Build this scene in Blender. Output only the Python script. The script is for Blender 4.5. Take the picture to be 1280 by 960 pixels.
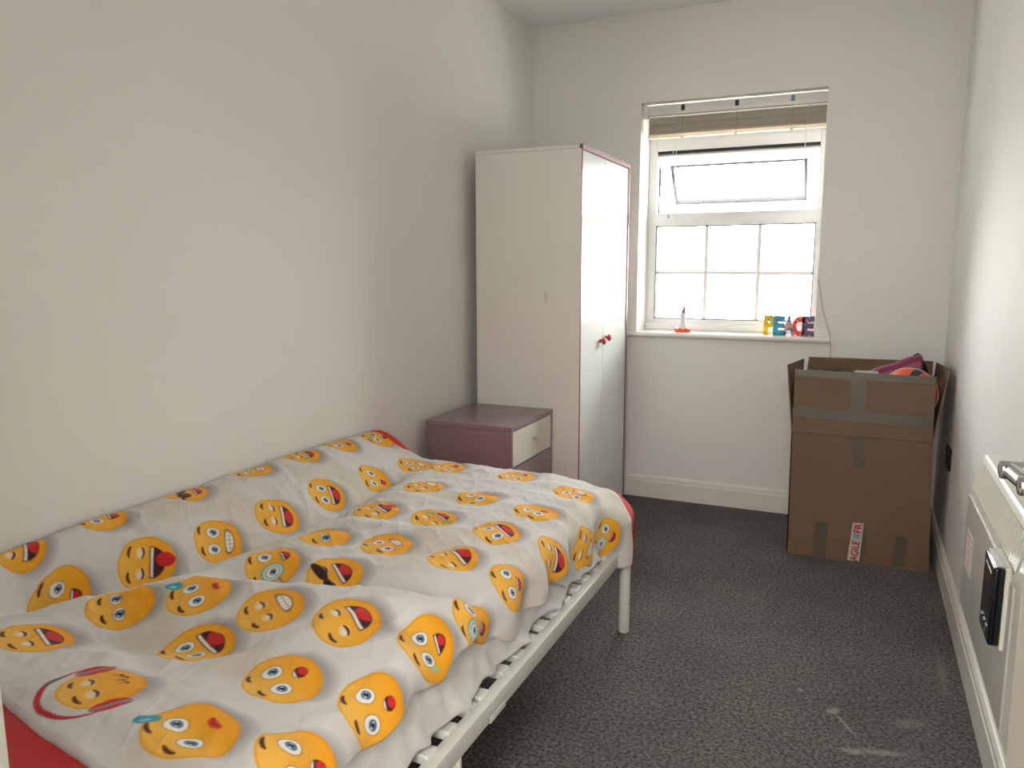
import bpy, bmesh, math, random
import numpy as np
from mathutils import Vector, Matrix

for o in list(bpy.data.objects):
    bpy.data.objects.remove(o, do_unlink=True)
scene = bpy.context.scene
COL = scene.collection
random.seed(7)

# ------------------------------------------------------------------ camera
FPX, PITCH, YAW, ROLL, CAMH = 960.7, -0.1497, 0.4246, -0.0014, 1.26
cy, sy, cp, sp = math.cos(YAW), math.sin(YAW), math.cos(PITCH), math.sin(PITCH)
fw = Vector((-sy * cp, cy * cp, sp)); rt = Vector((cy, sy, 0)); up = rt.cross(fw)
cr, sr = math.cos(ROLL), math.sin(ROLL)
r2 = cr * rt + sr * up; u2 = -sr * rt + cr * up
cam_d = bpy.data.cameras.new('camera'); cam = bpy.data.objects.new('camera', cam_d); COL.objects.link(cam)
cam_d.sensor_fit = 'HORIZONTAL'; cam_d.sensor_width = 36.0; cam_d.lens = 36.0 * FPX / 1280.0
cam_d.clip_start = 0.02; cam_d.clip_end = 200
cam.matrix_world = Matrix(((r2.x, u2.x, -fw.x, 0), (r2.y, u2.y, -fw.y, 0), (r2.z, u2.z, -fw.z, CAMH), (0, 0, 0, 1)))
scene.camera = cam

# ------------------------------------------------------------------ world, lights, exposure
SKY = 17.5
HALL = 62.0
world = bpy.data.worlds.new('world'); scene.world = world; world.use_nodes = True
wn = world.node_tree; wn.nodes.clear()
wo = wn.nodes.new('ShaderNodeOutputWorld'); wb = wn.nodes.new('ShaderNodeBackground')
wt = wn.nodes.new('ShaderNodeTexCoord'); ws = wn.nodes.new('ShaderNodeSeparateXYZ')
wr = wn.nodes.new('ShaderNodeValToRGB'); wm = wn.nodes.new('ShaderNodeMapRange')
wm.inputs['From Min'].default_value = -0.3; wm.inputs['From Max'].default_value = 0.5
wr.color_ramp.elements[0].position = 0.25; wr.color_ramp.elements[0].color = (0.66, 0.64, 0.60, 1)
wr.color_ramp.elements[1].position = 0.50; wr.color_ramp.elements[1].color = (1.0, 0.985, 0.965, 1)
wn.links.new(wt.outputs['Generated'], ws.inputs[0]); wn.links.new(ws.outputs['Z'], wm.inputs['Value'])
wn.links.new(wm.outputs[0], wr.inputs[0]); wn.links.new(wr.outputs[0], wb.inputs[0])
wb.inputs[1].default_value = SKY; wn.links.new(wb.outputs[0], wo.inputs[0])

pd = bpy.data.lights.new('window_portal', 'AREA'); pd.shape = 'RECTANGLE'; pd.size = 0.96; pd.size_y = 1.24
pd.cycles.is_portal = True
po = bpy.data.objects.new('window_portal', pd); COL.objects.link(po)
po.location = (-0.655, 4.46, 1.51); po.rotation_euler = (math.radians(-90), 0, 0)

hd = bpy.data.lights.new('hall_fill_light', 'POINT'); hd.shadow_soft_size = 0.32  # unseen fill lamp, added behind the camera to brighten the room
hd.energy = HALL; hd.color = (1.0, 0.975, 0.94)
ho = bpy.data.objects.new('hall_fill_light', hd); COL.objects.link(ho); ho.location = (-0.15, -0.95, 1.85)

scene.view_settings.view_transform = 'Standard'; scene.view_settings.look = 'None'
scene.view_settings.gamma = 1.0; scene.view_settings.use_curve_mapping = False
scene.view_settings.exposure = 0.78

# ------------------------------------------------------------------ helpers
def lin(c):
    return tuple(((v / 255.0) / 12.92 if v / 255.0 <= 0.04045 else ((v / 255.0 + 0.055) / 1.055) ** 2.4) for v in c)

MATS = {}
def mat(name, rgb, rough=0.6, metal=0.0, var=0.04, vscale=6.0, bump=0.0, bscale=200.0, spec=0.5, coat=0.0, sheen=0.0):
    if name in MATS: return MATS[name]
    m = bpy.data.materials.new(name); m.use_nodes = True; nt = m.node_tree; nt.nodes.clear()
    out = nt.nodes.new('ShaderNodeOutputMaterial'); b = nt.nodes.new('ShaderNodeBsdfPrincipled')
    nt.links.new(b.outputs[0], out.inputs[0])
    tc = nt.nodes.new('ShaderNodeTexCoord')
    n = nt.nodes.new('ShaderNodeTexNoise'); n.inputs['Scale'].default_value = vscale; n.inputs['Detail'].default_value = 4
    nt.links.new(tc.outputs['Object'], n.inputs['Vector'])
    r = nt.nodes.new('ShaderNodeValToRGB'); c = lin(rgb)
    r.color_ramp.elements[0].position = 0.3; r.color_ramp.elements[1].position = 0.7
    r.color_ramp.elements[0].color = (*[v * (1 - var) for v in c], 1)
    r.color_ramp.elements[1].color = (*[min(1, v * (1 + var)) for v in c], 1)
    nt.links.new(n.outputs['Fac'], r.inputs[0]); nt.links.new(r.outputs[0], b.inputs['Base Color'])
    b.inputs['Roughness'].default_value = rough; b.inputs['Metallic'].default_value = metal
    b.inputs['Specular IOR Level'].default_value = spec; b.inputs['Coat Weight'].default_value = coat
    b.inputs['Coat Roughness'].default_value = 0.15
    b.inputs['Sheen Weight'].default_value = sheen
    if bump > 0:
        n2 = nt.nodes.new('ShaderNodeTexNoise'); n2.inputs['Scale'].default_value = bscale; n2.inputs['Detail'].default_value = 3
        nt.links.new(tc.outputs['Object'], n2.inputs['Vector'])
        bp = nt.nodes.new('ShaderNodeBump'); bp.inputs['Strength'].default_value = bump; bp.inputs['Distance'].default_value = 0.002
        nt.links.new(n2.outputs['Fac'], bp.inputs['Height']); nt.links.new(bp.outputs[0], b.inputs['Normal'])
    m['bsdf'] = b.name
    MATS[name] = m
    return m

def tag(o, label=None, cat=None, group=None, kind=None):
    if label: o['label'] = label
    if cat: o['category'] = cat
    if group: o['group'] = group
    if kind: o['kind'] = kind
    return o

def empty(name, loc, label, cat, group=None, kind=None):
    o = bpy.data.objects.new(name, None); COL.objects.link(o); o.location = loc
    o.empty_display_size = 0.05
    return tag(o, label, cat, group, kind)

def wloc(o):
    v = Vector(o.location); p = o.parent
    while p: v = v + Vector(p.location); p = p.parent
    return v

def link_mesh(name, me, m, parent=None, smooth=False, origin=None):
    """mesh in world coordinates -> object with its origin at its own centre"""
    if m is not None and len(me.materials) == 0: me.materials.append(m)
    n = len(me.vertices)
    co = np.empty(n * 3, np.float32); me.vertices.foreach_get('co', co); co = co.reshape(-1, 3)
    c = Vector(((co.min(0) + co.max(0)) / 2).tolist()) if origin is None else Vector(origin)
    me.transform(Matrix.Translation(-c))
    if smooth: me.polygons.foreach_set('use_smooth', np.ones(len(me.polygons), bool))
    o = bpy.data.objects.new(name, me); COL.objects.link(o)
    if parent is not None:
        o.parent = parent; o.location = c - wloc(parent)
    else:
        o.location = c
    return o

def copy_part(src, offset, parent=None, name=None):
    o = src.copy(); COL.objects.link(o)
    if parent is not None: o.parent = parent
    o.location = Vector(src.location) + Vector(offset)
    return o

class MB:
    def __init__(self): self.bm = bmesh.new()
    def box(self, lo, hi, bev=0.0, seg=2, M=None):
        t = bmesh.new(); bmesh.ops.create_cube(t, size=1.0)
        lo = Vector(lo); hi = Vector(hi)
        for v in t.verts:
            v.co = Vector([(lo[i] + hi[i]) / 2 + v.co[i] * (hi[i] - lo[i]) for i in range(3)])
        if bev > 0: bmesh.ops.bevel(t, geom=list(t.edges), offset=bev, segments=seg, profile=0.6, affect='EDGES')
        return self.merge(t, M)
    def merge(self, t, M=None):
        if M is not None: bmesh.ops.transform(t, matrix=M, verts=list(t.verts))
        me = bpy.data.meshes.new('tmp'); t.to_mesh(me); t.free(); self.bm.from_mesh(me); bpy.data.meshes.remove(me)
        return self
    def cyl(self, p, q, r, r2=None, n=20, cap=True, bev=0.0):
        p = Vector(p); q = Vector(q); d = q - p
        t = bmesh.new()
        bmesh.ops.create_cone(t, cap_ends=cap, segments=n, radius1=r, radius2=r if r2 is None else r2, depth=d.length)
        if bev > 0:
            es = [e for e in t.edges if any(len(f.verts) > 4 for f in e.link_faces)]
            bmesh.ops.bevel(t, geom=es, offset=bev, segments=2, profile=0.5, affect='EDGES')
        M = Matrix.Translation((p + q) / 2) @ d.to_track_quat('Z', 'Y').to_matrix().to_4x4()
        return self.merge(t, M)
    def lathe(self, prof, origin, axis=(0, 0, 1), n=24):
        """prof: list of (radius, height along axis)"""
        q = Vector(axis).to_track_quat('Z', 'Y').to_matrix().to_4x4(); M = Matrix.Translation(Vector(origin)) @ q
        t = bmesh.new(); rings = []
        for (r, z) in prof:
            if r < 1e-6: rings.append([t.verts.new((0, 0, z))])
            else: rings.append([t.verts.new((r * math.cos(2 * math.pi * k / n), r * math.sin(2 * math.pi * k / n), z)) for k in range(n)])
        for a, b in zip(rings[:-1], rings[1:]):
            for k in range(n):
                k2 = (k + 1) % n
                if len(a) == 1 and len(b) == 1: continue
                if len(a) == 1: t.faces.new((a[0], b[k2], b[k]))
                elif len(b) == 1: t.faces.new((a[k], a[k2], b[0]))
                else: t.faces.new((a[k], a[k2], b[k2], b[k]))
        bmesh.ops.recalc_face_normals(t, faces=list(t.faces))
        return self.merge(t, M)
    def tube(self, pts, r, n=10):
        pts = [Vector(p) for p in pts]; t = bmesh.new(); rings = []
        ref = Vector((0.123, 0.45, 0.88)).normalized()
        for i, p in enumerate(pts):
            d = (pts[min(i + 1, len(pts) - 1)] - pts[max(i - 1, 0)]).normalized()
            a = d.cross(ref).normalized(); b = d.cross(a)
            rings.append([t.verts.new(p + r * (math.cos(2 * math.pi * k / n) * a + math.sin(2 * math.pi * k / n) * b)) for k in range(n)])
        for A, B in zip(rings[:-1], rings[1:]):
            for k in range(n): t.faces.new((A[k], A[(k + 1) % n], B[(k + 1) % n], B[k]))
        t.faces.new(rings[0]); t.faces.new(rings[-1])
        bmesh.ops.recalc_face_normals(t, faces=list(t.faces))
        return self.merge(t)
    def prism(self, poly, a, b, axis='Y'):
        """extrude a 2D polygon along an axis from a to b. axis Y: poly=(x,z); X: poly=(y,z); Z: poly=(x,y)"""
        def P(u, v, w):
            return {'Y': (u, w, v), 'X': (w, u, v), 'Z': (u, v, w)}[axis]
        t = bmesh.new()
        A = [t.verts.new(P(u, v, a)) for u, v in poly]; B = [t.verts.new(P(u, v, b)) for u, v in poly]
        n = len(poly)
        for k in range(n): t.faces.new((A[k], A[(k + 1) % n], B[(k + 1) % n], B[k]))
        t.faces.new(A); t.faces.new(B)
        bmesh.ops.recalc_face_normals(t, faces=list(t.faces))
        return self.merge(t)
    def build(self, name, m, parent=None, smooth=False, M=None, origin=None):
        if M is not None: bmesh.ops.transform(self.bm, matrix=M, verts=list(self.bm.verts))
        me = bpy.data.meshes.new(name); self.bm.to_mesh(me); self.bm.free()
        o = link_mesh(name, me, m, parent, False, origin)
        if smooth:
            me.polygons.foreach_set('use_smooth', np.ones(len(me.polygons), bool))
            me.set_sharp_from_angle(angle=math.radians(38))
        return o

def text_mesh(s, size, extrude, offset=0.0, bevel=0.0):
    cu = bpy.data.curves.new('txt', 'FONT'); cu.body = s; cu.size = size; cu.extrude = extrude; cu.offset = offset
    cu.bevel_depth = bevel; cu.align_x = 'CENTER'; cu.align_y = 'CENTER'
    ob = bpy.data.objects.new('txt', cu); COL.objects.link(ob)
    bpy.context.view_layer.update()
    dg = bpy.context.evaluated_depsgraph_get()
    me = bpy.data.meshes.new_from_object(ob.evaluated_get(dg))
    bpy.data.objects.remove(ob); bpy.data.curves.remove(cu)
    return me

# value noise (numpy)
def vnoise(x, y, seed=0):
    xi = np.floor(x).astype(np.int64); yi = np.floor(y).astype(np.int64); xf = x - xi; yf = y - yi
    def h(a, b):
        v = np.sin(a * 127.1 + b * 311.7 + seed * 74.7) * 43758.5453
        return v - np.floor(v)
    u = xf * xf * xf * (xf * (xf * 6 - 15) + 10); v = yf * yf * yf * (yf * (yf * 6 - 15) + 10)
    return (h(xi, yi) * (1 - u) + h(xi + 1, yi) * u) * (1 - v) + (h(xi, yi + 1) * (1 - u) + h(xi + 1, yi + 1) * u) * v * 1.0

def sst(e0, e1, x):
    t = np.clip((x - e0) / (e1 - e0), 0, 1); return t * t * (3 - 2 * t)

def grid_mesh(name, P, close=False):
    """P: (nv, nu, 3) array -> mesh"""
    nv, nu = P.shape[:2]
    idx = np.arange(nv * nu).reshape(nv, nu)
    q = np.stack([idx[:-1, :-1], idx[:-1, 1:], idx[1:, 1:], idx[1:, :-1]], -1).reshape(-1, 4)
    me = bpy.data.meshes.new(name)
    me.vertices.add(nv * nu); me.vertices.foreach_set('co', P.reshape(-1).astype(np.float32))
    me.loops.add(q.size); me.loops.foreach_set('vertex_index', q.reshape(-1).astype(np.int32))
    me.polygons.add(len(q)); me.polygons.foreach_set('loop_start', np.arange(0, q.size, 4, dtype=np.int32))
    me.polygons.foreach_set('loop_total', np.full(len(q), 4, np.int32))
    me.update(calc_edges=True)
    return me

# ------------------------------------------------------------------ dimensions
D, R, L, H = 4.091, 0.372, -1.712, 2.553
NEAR = 0.28                     # inner face of the doorway wall
WX0, WX1, WZ0, WZ1 = -1.106, -0.200, 0.905, 2.110     # window opening

M_wall = mat('wall_paint', (236, 234, 229), 0.65, var=0.012, vscale=2.0, bump=0.06, bscale=120, spec=0.3)
M_ceil = mat('ceiling_paint', (246, 245, 243), 0.8, var=0.01, vscale=2.0, spec=0.2)
M_trim = mat('trim_gloss_paint', (233, 230, 222), 0.32, var=0.01, vscale=3.0)
M_upvc = mat('white_plastic_frame', (238, 240, 240), 0.3, var=0.008)

# carpet
def carpet():
    m = bpy.data.materials.new('grey_carpet'); m.use_nodes = True; nt = m.node_tree; nt.nodes.clear(); N = nt.nodes.new; K = nt.links.new
    out = N('ShaderNodeOutputMaterial'); b = N('ShaderNodeBsdfPrincipled'); K(b.outputs[0], out.inputs[0])
    tc = N('ShaderNodeTexCoord')
    def noise(scale, det, rough=0.6):
        n = N('ShaderNodeTexNoise'); n.inputs['Scale'].default_value = scale; n.inputs['Detail'].default_value = det
        n.inputs['Roughness'].default_value = rough; K(tc.outputs['Object'], n.inputs['Vector']); return n
    n1 = noise(95, 4, .75); n2 = noise(3.2, 5); n3 = noise(420, 2)
    r1 = N('ShaderNodeValToRGB'); e = r1.color_ramp.elements
    e[0].position = 0.38; e[0].color = (*lin((40, 40, 43)), 1); e[1].position = 0.64; e[1].color = (*lin((142, 137, 132)), 1)
    K(n1.outputs['Fac'], r1.inputs[0])
    r2_ = N('ShaderNodeValToRGB'); e = r2_.color_ramp.elements
    e[0].position = 0.36; e[0].color = (0.78, 0.78, 0.80, 1); e[1].position = 0.64; e[1].color = (1.06, 1.03, 0.99, 1)
    K(n2.outputs['Fac'], r2_.inputs[0])
    mx = N('ShaderNodeMix'); mx.data_type = 'RGBA'; mx.blend_type = 'MULTIPLY'; mx.inputs[0].default_value = 1
    K(r1.outputs[0], mx.inputs[6]); K(r2_.outputs[0], mx.inputs[7])
    # pale powdery scuffs with a shape of their own: (x, y, half length, half width, angle, strength)
    col = mx.outputs[2]
    sep = N('ShaderNodeSeparateXYZ'); K(tc.outputs['Object'], sep.inputs[0])
    n4 = noise(28, 4, .7)
    for (x, y, a, w, ang, s) in SCUFFS:
        mp = N('ShaderNodeMapping'); mp.vector_type = 'TEXTURE'
        mp.inputs['Location'].default_value = (x, y, 0); mp.inputs['Rotation'].default_value = (0, 0, ang); mp.inputs['Scale'].default_value = (a, w, 1)
        K(tc.outputs['Object'], mp.inputs['Vector'])
        s2 = N('ShaderNodeSeparateXYZ'); K(mp.outputs[0], s2.inputs[0])
        cmb = N('ShaderNodeCombineXYZ'); K(s2.outputs[0], cmb.inputs[0]); K(s2.outputs[1], cmb.inputs[1])
        ln = N('ShaderNodeVectorMath'); ln.operation = 'LENGTH'; K(cmb.outputs[0], ln.inputs[0])
        mr = N('ShaderNodeMapRange'); mr.interpolation_type = 'SMOOTHSTEP'; mr.inputs['From Min'].default_value = 1.0; mr.inputs['From Max'].default_value = 0.1
        mr.inputs['To Max'].default_value = s; K(ln.outputs['Value'], mr.inputs['Value'])
        mu = N('ShaderNodeMath'); mu.operation = 'MULTIPLY'; K(mr.outputs[0], mu.inputs[0])
        r4 = N('ShaderNodeMapRange'); r4.inputs['From Min'].default_value = 0.30; r4.inputs['From Max'].default_value = 0.50; K(n4.outputs['Fac'], r4.inputs['Value'])
        K(r4.outputs[0], mu.inputs[1])
        m2 = N('ShaderNodeMix'); m2.data_type = 'RGBA'; K(mu.outputs[0], m2.inputs[0]); K(col, m2.inputs[6]); m2.inputs[7].default_value = (*lin((176, 170, 160)), 1)
        col = m2.outputs[2]
    K(col, b.inputs['Base Color']); b.inputs['Roughness'].default_value = 0.95; b.inputs['Specular IOR Level'].default_value = 0.1
    b.inputs['Sheen Weight'].default_value = 0.15
    ad = N('ShaderNodeMath'); ad.operation = 'ADD'; K(n1.outputs['Fac'], ad.inputs[0]); K(n3.outputs['Fac'], ad.inputs[1])
    bp = N('ShaderNodeBump'); bp.inputs['Strength'].default_value = 0.9; bp.inputs['Distance'].default_value = 0.006
    K(ad.outputs[0], bp.inputs['Height']); K(bp.outputs[0], b.inputs['Normal'])
    return m
FLC = Vector((-0.65, 1.2, 0))
SCUFFS = [(-0.003 + .65, 2.244 - 1.2, .034, .020, .8, .9), (.030 + .65, 2.185 - 1.2, .09, .008, -1.02, .7), (.115 + .65, 2.085 - 1.2, .11, .020, .25, .55),
          (.05 + .65, 2.06 - 1.2, .05, .018, .1, .6), (-.097 + .65, 2.324 - 1.2, .015, .012, 0, 1.0), (.19 + .65, 2.26 - 1.2, .08, .035, .5, .28),
          (.22 + .65, 1.98 - 1.2, .09, .03, .7, .25), (.30 + .65, 2.6 - 1.2, .02, .25, 0, .22)]
M_carpet = carpet()

# ------------------------------------------------------------------ the room shell
b = MB(); b.box((-2.0, -1.7, -0.1), (0.75, 4.4, 0.0)); tag(b.build('floor', M_carpet, origin=FLC), 'dark grey short pile carpet with pale scuffs', kind='structure')
b = MB(); b.box((-2.0, -1.7, H), (0.75, 4.4, H + 0.1)); tag(b.build('ceiling', M_ceil), 'plain white ceiling', kind='structure')
b = MB(); b.box((L - 0.15, 0.13, 0), (L, D, H)); tag(b.build('wall_left', M_wall), 'plain cream wall along the bed', kind='structure')
b = MB(); b.box((R, 0.13, 0), (R + 0.15, D, H)); tag(b.build('wall_right', M_wall), 'plain cream wall behind the heater', kind='structure')
b = MB(); y0, y1 = D, D + 0.30
b.box((L - .15, y0, 0), (WX0, y1, H)); b.box((WX1, y0, 0), (R + .15, y1, H))
b.box((WX0, y0, 0), (WX1, y1, WZ0)); b.box((WX0, y0, WZ1), (WX1, y1, H))
bmesh.ops.remove_doubles(b.bm, verts=list(b.bm.verts), dist=1e-5)
tag(b.build('wall_far', M_wall), 'cream wall with the recessed window', kind='structure')
b = MB(); DX0, DX1, DZ = -0.57, 0.285, 2.02
b.box((L - .15, 0.13, 0), (DX0, NEAR, H)); b.box((DX1, 0.13, 0), (R + .15, NEAR, H)); b.box((DX0, 0.13, DZ), (DX1, NEAR, H))
tag(b.build('wall_near', M_wall), 'cream wall with the doorway', kind='structure')
# hall behind the doorway
b = MB(); b.box((-1.35, -1.6, 0), (-1.25, .13, H)); b.box((.6, -1.6, 0), (.7, .13, H)); b.box((-1.35, -1.7, 0), (.7, -1.6, H))
tag(b.build('wall_hall', M_wall), 'cream walls of the hall outside', kind='structure')

SKH = 0.122
def skirting(name, pts, normal_axis, label):
    """profile swept along a straight wall"""
    b = MB()
    (axis, a0, a1, base, sgn) = pts
    t = 0.018
    prof = [(0, 0), (t, 0), (t, SKH - .030), (t - .003, SKH - .026), (t - .004, SKH - .012), (t - .010, SKH - .003), (t - .014, SKH), (0, SKH)]
    poly = [(base + sgn * u, v) for u, v in prof]
    b.prism(poly, a0, a1, axis)
    tag(b.build(name, M_trim), label, kind='structure')
skirting('baseboard_far', ('X', L, R, D, -1), None, 'white painted skirting below the window')
skirting('baseboard_right', ('Y', NEAR, D - .018, R, -1), None, 'white painted skirting below the heater')
skirting('baseboard_left', ('Y', NEAR, D - .018, L, 1), None, 'white painted skirting behind the bed')

# window sill board with a rounded nose and a short return past the reveal
b = MB(); SZ = 0.918
b.box((WX0, D - .005, SZ - .024), (WX1, D + .25, SZ))
nose = [(D, SZ - .024), (D - .030, SZ - .024), (D - .037, SZ - .020), (D - .040, SZ - .012), (D - .037, SZ - .004), (D - .030, SZ), (D, SZ)]
b.prism(nose, WX0 - .055, WX1 + .073, 'X')
tag(b.build('trim_1', mat('sill_gloss_paint', (236, 233, 226), .16, var=.01)), 'white glossy window sill board with rounded nose', kind='structure')

# ------------------------------------------------------------------ window
def glass_mat():
    m = bpy.data.materials.new('window_glass'); m.use_nodes = True; nt = m.node_tree; nt.nodes.clear()
    out = nt.nodes.new('ShaderNodeOutputMaterial'); mx = nt.nodes.new('ShaderNodeMixShader')
    t = nt.nodes.new('ShaderNodeBsdfTransparent'); t.inputs[0].default_value = (.96, .98, .97, 1)
    g = nt.nodes.new('ShaderNodeBsdfGlossy'); g.inputs['Roughness'].default_value = 0.02
    lw = nt.nodes.new('ShaderNodeFresnel'); lw.inputs['IOR'].default_value = 1.45
    nt.links.new(lw.outputs[0], mx.inputs[0]); nt.links.new(t.outputs[0], mx.inputs[1]); nt.links.new(g.outputs[0], mx.inputs[2])
    nt.links.new(mx.outputs[0], out.inputs[0]); return m
M_glass = glass_mat()
M_gasket = mat('dark_rubber_gasket', (40, 40, 46), .6)
FY0, FY1 = 4.285, 4.355
win = empty('window_1', ((WX0 + WX1) / 2, FY0, SZ), 'white plastic window with open top sash and six small panes', None, kind='structure')
FW = 0.045
TZ0, TZ1 = 1.488, 1.556       # transom
b = MB()
b.box((WX0, FY0, SZ), (WX0 + FW, FY1, WZ1), .004); b.box((WX1 - FW + .012, FY0, SZ), (WX1 + .0, FY1, WZ1), .004)
b.box((WX0 + FW, FY0 + .001, 1.888), (WX1 - FW + .012, FY1, WZ1), .002); b.box((WX0 + FW, FY0 + .001, SZ), (WX1 - FW + .012, FY1, SZ + .060), .002)
b.box((WX0, FY0 - .022, SZ), (WX1, FY0, SZ + .040), .004)
b.build('frame', M_upvc, win, True)
b = MB(); b.box((WX0 + .03, FY0 - .004, TZ0), (WX1, FY1, TZ1), .005); b.build('transom', M_upvc, win, True)
# lower light: six panes between glazing bars
px0, px1, pz0, pz1 = WX0 + FW, WX1 - FW + .012, SZ + .060, TZ0
b = MB()
for (A, B) in (((px0, FY0 + .008, pz0), (px0 + .006, FY0 + .03, pz1)), ((px1 - .006, FY0 + .008, pz0), (px1, FY0 + .03, pz1)), ((px0, FY0 + .008, pz0), (px1, FY0 + .03, pz0 + .006)), ((px0, FY0 + .008, pz1 - .006), (px1, FY0 + .03, pz1))):
    b.box(A, B)
b.build('gasket', mat('grey_rubber_gasket', (128, 126, 132), .6), win)
bw = 0.020
M_bar = mat('white_glazing_bar', (240, 238, 238), .4)
zc = (pz0 + pz1) / 2 + .0
for k in (1, 2):
    x = px0 + (px1 - px0) * k / 3
    b = MB(); b.box((x - bw / 2, FY0 + .022, pz0), (x + bw / 2, FY0 + .034, pz1), .003); b.build('glazing_bar', M_bar, win)
for k in range(3):
    xa = px0 + (px1 - px0) * k / 3 + (bw / 2 if k else 0); xb = px0 + (px1 - px0) * (k + 1) / 3 - (bw / 2 if k < 2 else 0)
    b = MB(); b.box((xa, FY0 + .022, zc - bw / 2), (xb, FY0 + .034, zc + bw / 2), .003); b.build('glazing_bar', M_bar, win)
    for (za, zb) in ((pz0, zc - bw / 2), (zc + bw / 2, pz1)):
        b = MB(); b.box((xa, FY0 + .025, za), (xb, FY0 + .029, zb)); b.build('pane', M_glass, win)
# top hung sash opened outwards
SH_TOP, SH_BOT = 1.872, 1.520
sx0, sx1 = WX0 + FW + .002, WX1 - FW + .010
ANG = math.radians(38)
Ms = Matrix.Translation((0, FY0 + .02, SH_TOP)) @ Matrix.Rotation(ANG, 4, 'X') @ Matrix.Translation((0, -(FY0 + .02), -SH_TOP))
sash = empty('sash', ((sx0 + sx1) / 2, FY0 + .02, SH_TOP), None, None); sash.parent = win; sash.location = Vector(sash.location) - Vector(win.location)
sw = .060; hh = SH_TOP - SH_BOT + 0.02; zb_ = SH_TOP - hh
b = MB()
b.box((sx0, FY0, zb_), (sx0 + sw, FY0 + .06, SH_TOP), .005); b.box((sx1 - sw, FY0, zb_), (sx1, FY0 + .06, SH_TOP), .005)
b.box((sx0 + sw, FY0 + .001, zb_), (sx1 - sw, FY0 + .059, zb_ + sw), .003); b.box((sx0 + sw, FY0 + .001, SH_TOP - sw), (sx1 - sw, FY0 + .059, SH_TOP), .003)
b.build('sash_frame', M_upvc, sash, True, M=Ms)
b = MB(); g = .014
A0, A1, Z0, Z1 = sx0 + sw, sx1 - sw, zb_ + sw, SH_TOP - sw
b.box((A0, FY0 + .004, Z0), (A0 + g, FY0 + .03, Z1)); b.box((A1 - g, FY0 + .004, Z0), (A1, FY0 + .03, Z1))
b.box((A0, FY0 + .004, Z0), (A1, FY0 + .03, Z0 + g)); b.box((A0, FY0 + .004, Z1 - g), (A1, FY0 + .03, Z1))
b.build('gasket', M_gasket, sash, M=Ms)
b = MB(); b.box((A0, FY0 + .02, Z0), (A1, FY0 + .026, Z1)); b.build('pane', M_glass, sash, M=Ms)
b = MB(); b.box((-.68, FY0 - .012, zb_ + .012), (-.60, FY0 + .0, zb_ + .036), .004); b.box((-.67, FY0 - .028, zb_ + .018), (-.655, FY0 - .01, zb_ + .032), .003); b.build('handle', M_upvc, sash, True, M=Ms)
# opening seals and friction stay
b = MB(); b.box((px0, FY0 + .010, SH_TOP + .003), (px1, FY0 + .05, SH_TOP + .017)); b.box((px0, FY0 + .05, TZ1), (px0 + .006, FY0 + .06, SH_TOP)); b.build('seal', M_gasket, win)
b = MB(); e = Ms @ Vector((sx0, FY0 + .04, SH_TOP - .20)); b.tube([(px0 + .004, FY0 + .05, SH_TOP - .04), (px0 + .004, FY0 + .07, SH_TOP - .16), tuple(e)], .005, 6); b.build('friction_stay', mat('dull_steel', (150, 150, 155), .35, 1.0), win)

# ------------------------------------------------------------------ venetian blind, drawn up
BY = D + .040
bl = empty('venetian_blind', ((WX0 + WX1) / 2, BY, 1.94), 'cream slatted blind drawn up tight at the top of the window', 'blind')
bx0, bx1 = WX0 + .022, WX1 - .004
M_blind = mat('cream_blind', (242, 236, 226), .5, var=.03)
nt = M_blind.node_tree; _o = [n for n in nt.nodes if n.type == 'OUTPUT_MATERIAL'][0]; _m = nt.nodes.new('ShaderNodeMixShader'); _t = nt.nodes.new('ShaderNodeBsdfTranslucent'); _t.inputs[0].default_value = (.85, .78, .68, 1)
_m.inputs[0].default_value = .6; nt.links.new(nt.nodes[M_blind['bsdf']].outputs[0], _m.inputs[1]); nt.links.new(_t.outputs[0], _m.inputs[2]); nt.links.new(_m.outputs[0], _o.inputs[0])
b = MB(); b.box((bx0, BY - .012, 2.046), (bx1, BY + .032, 2.096), .003); b.box((bx0 - .012, BY - .016, 2.034), (bx0 + .006, BY + .034, 2.100), .002); b.build('head_rail', mat('white_blind_rail', (228, 226, 220), .35), bl, True)
b = MB(); nsl = 26
for k in range(nsl):
    z = 1.950 + k * (2.036 - 1.950) / nsl
    tilt = random.uniform(-.0012, .0012); dy = random.uniform(-.0015, .0015)
    sag = .004 if k > nsl - 7 else 0
    poly = [(BY - .011 + dy, z + tilt), (BY + .010 + dy, z + .0026 - tilt), (BY + .030 + dy, z + tilt - .0005), (BY + .030 + dy, z + .0024 + tilt), (BY + .010 + dy, z + .0044 - tilt), (BY - .011 + dy, z + .0028 + tilt)]
    b.prism(poly, bx0 + .012 + random.uniform(0, .003), bx1 - random.uniform(0, .003), 'X')
tag(b.build('slat_stack', M_blind, bl), 'thin cream slats stacked tight', kind='stuff')
b = MB(); b.box((bx0 + .010, BY - .012, 1.932), (bx1, BY + .030, 1.948), .003); b.build('bottom_rail', M_blind, bl, True)
for i, x in enumerate((-.894, -.624, -.360)):
    b = MB(); b.box((x - .009, BY - .016, 2.062), (x + .009, BY - .011, 2.090), .001)
    b.build('rail_clip', mat('black_clip', (38, 38, 44), .4) if i < 2 else mat('grey_clip', (120, 140, 160), .4), bl)
    b = MB(); b.tube([(x + .002, BY - .014, 2.05), (x + .001, BY - .016, 1.99), (x - .002, BY - .014, 1.930)], .0014, 5); b.box((x - .008, BY - .014, 1.925), (x + .006, BY - .006, 1.933)); b.build('ladder_cord', mat('pale_cord', (214, 206, 190), .8), bl)
M_cord = mat('white_cord', (236, 234, 228), .7)
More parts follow.
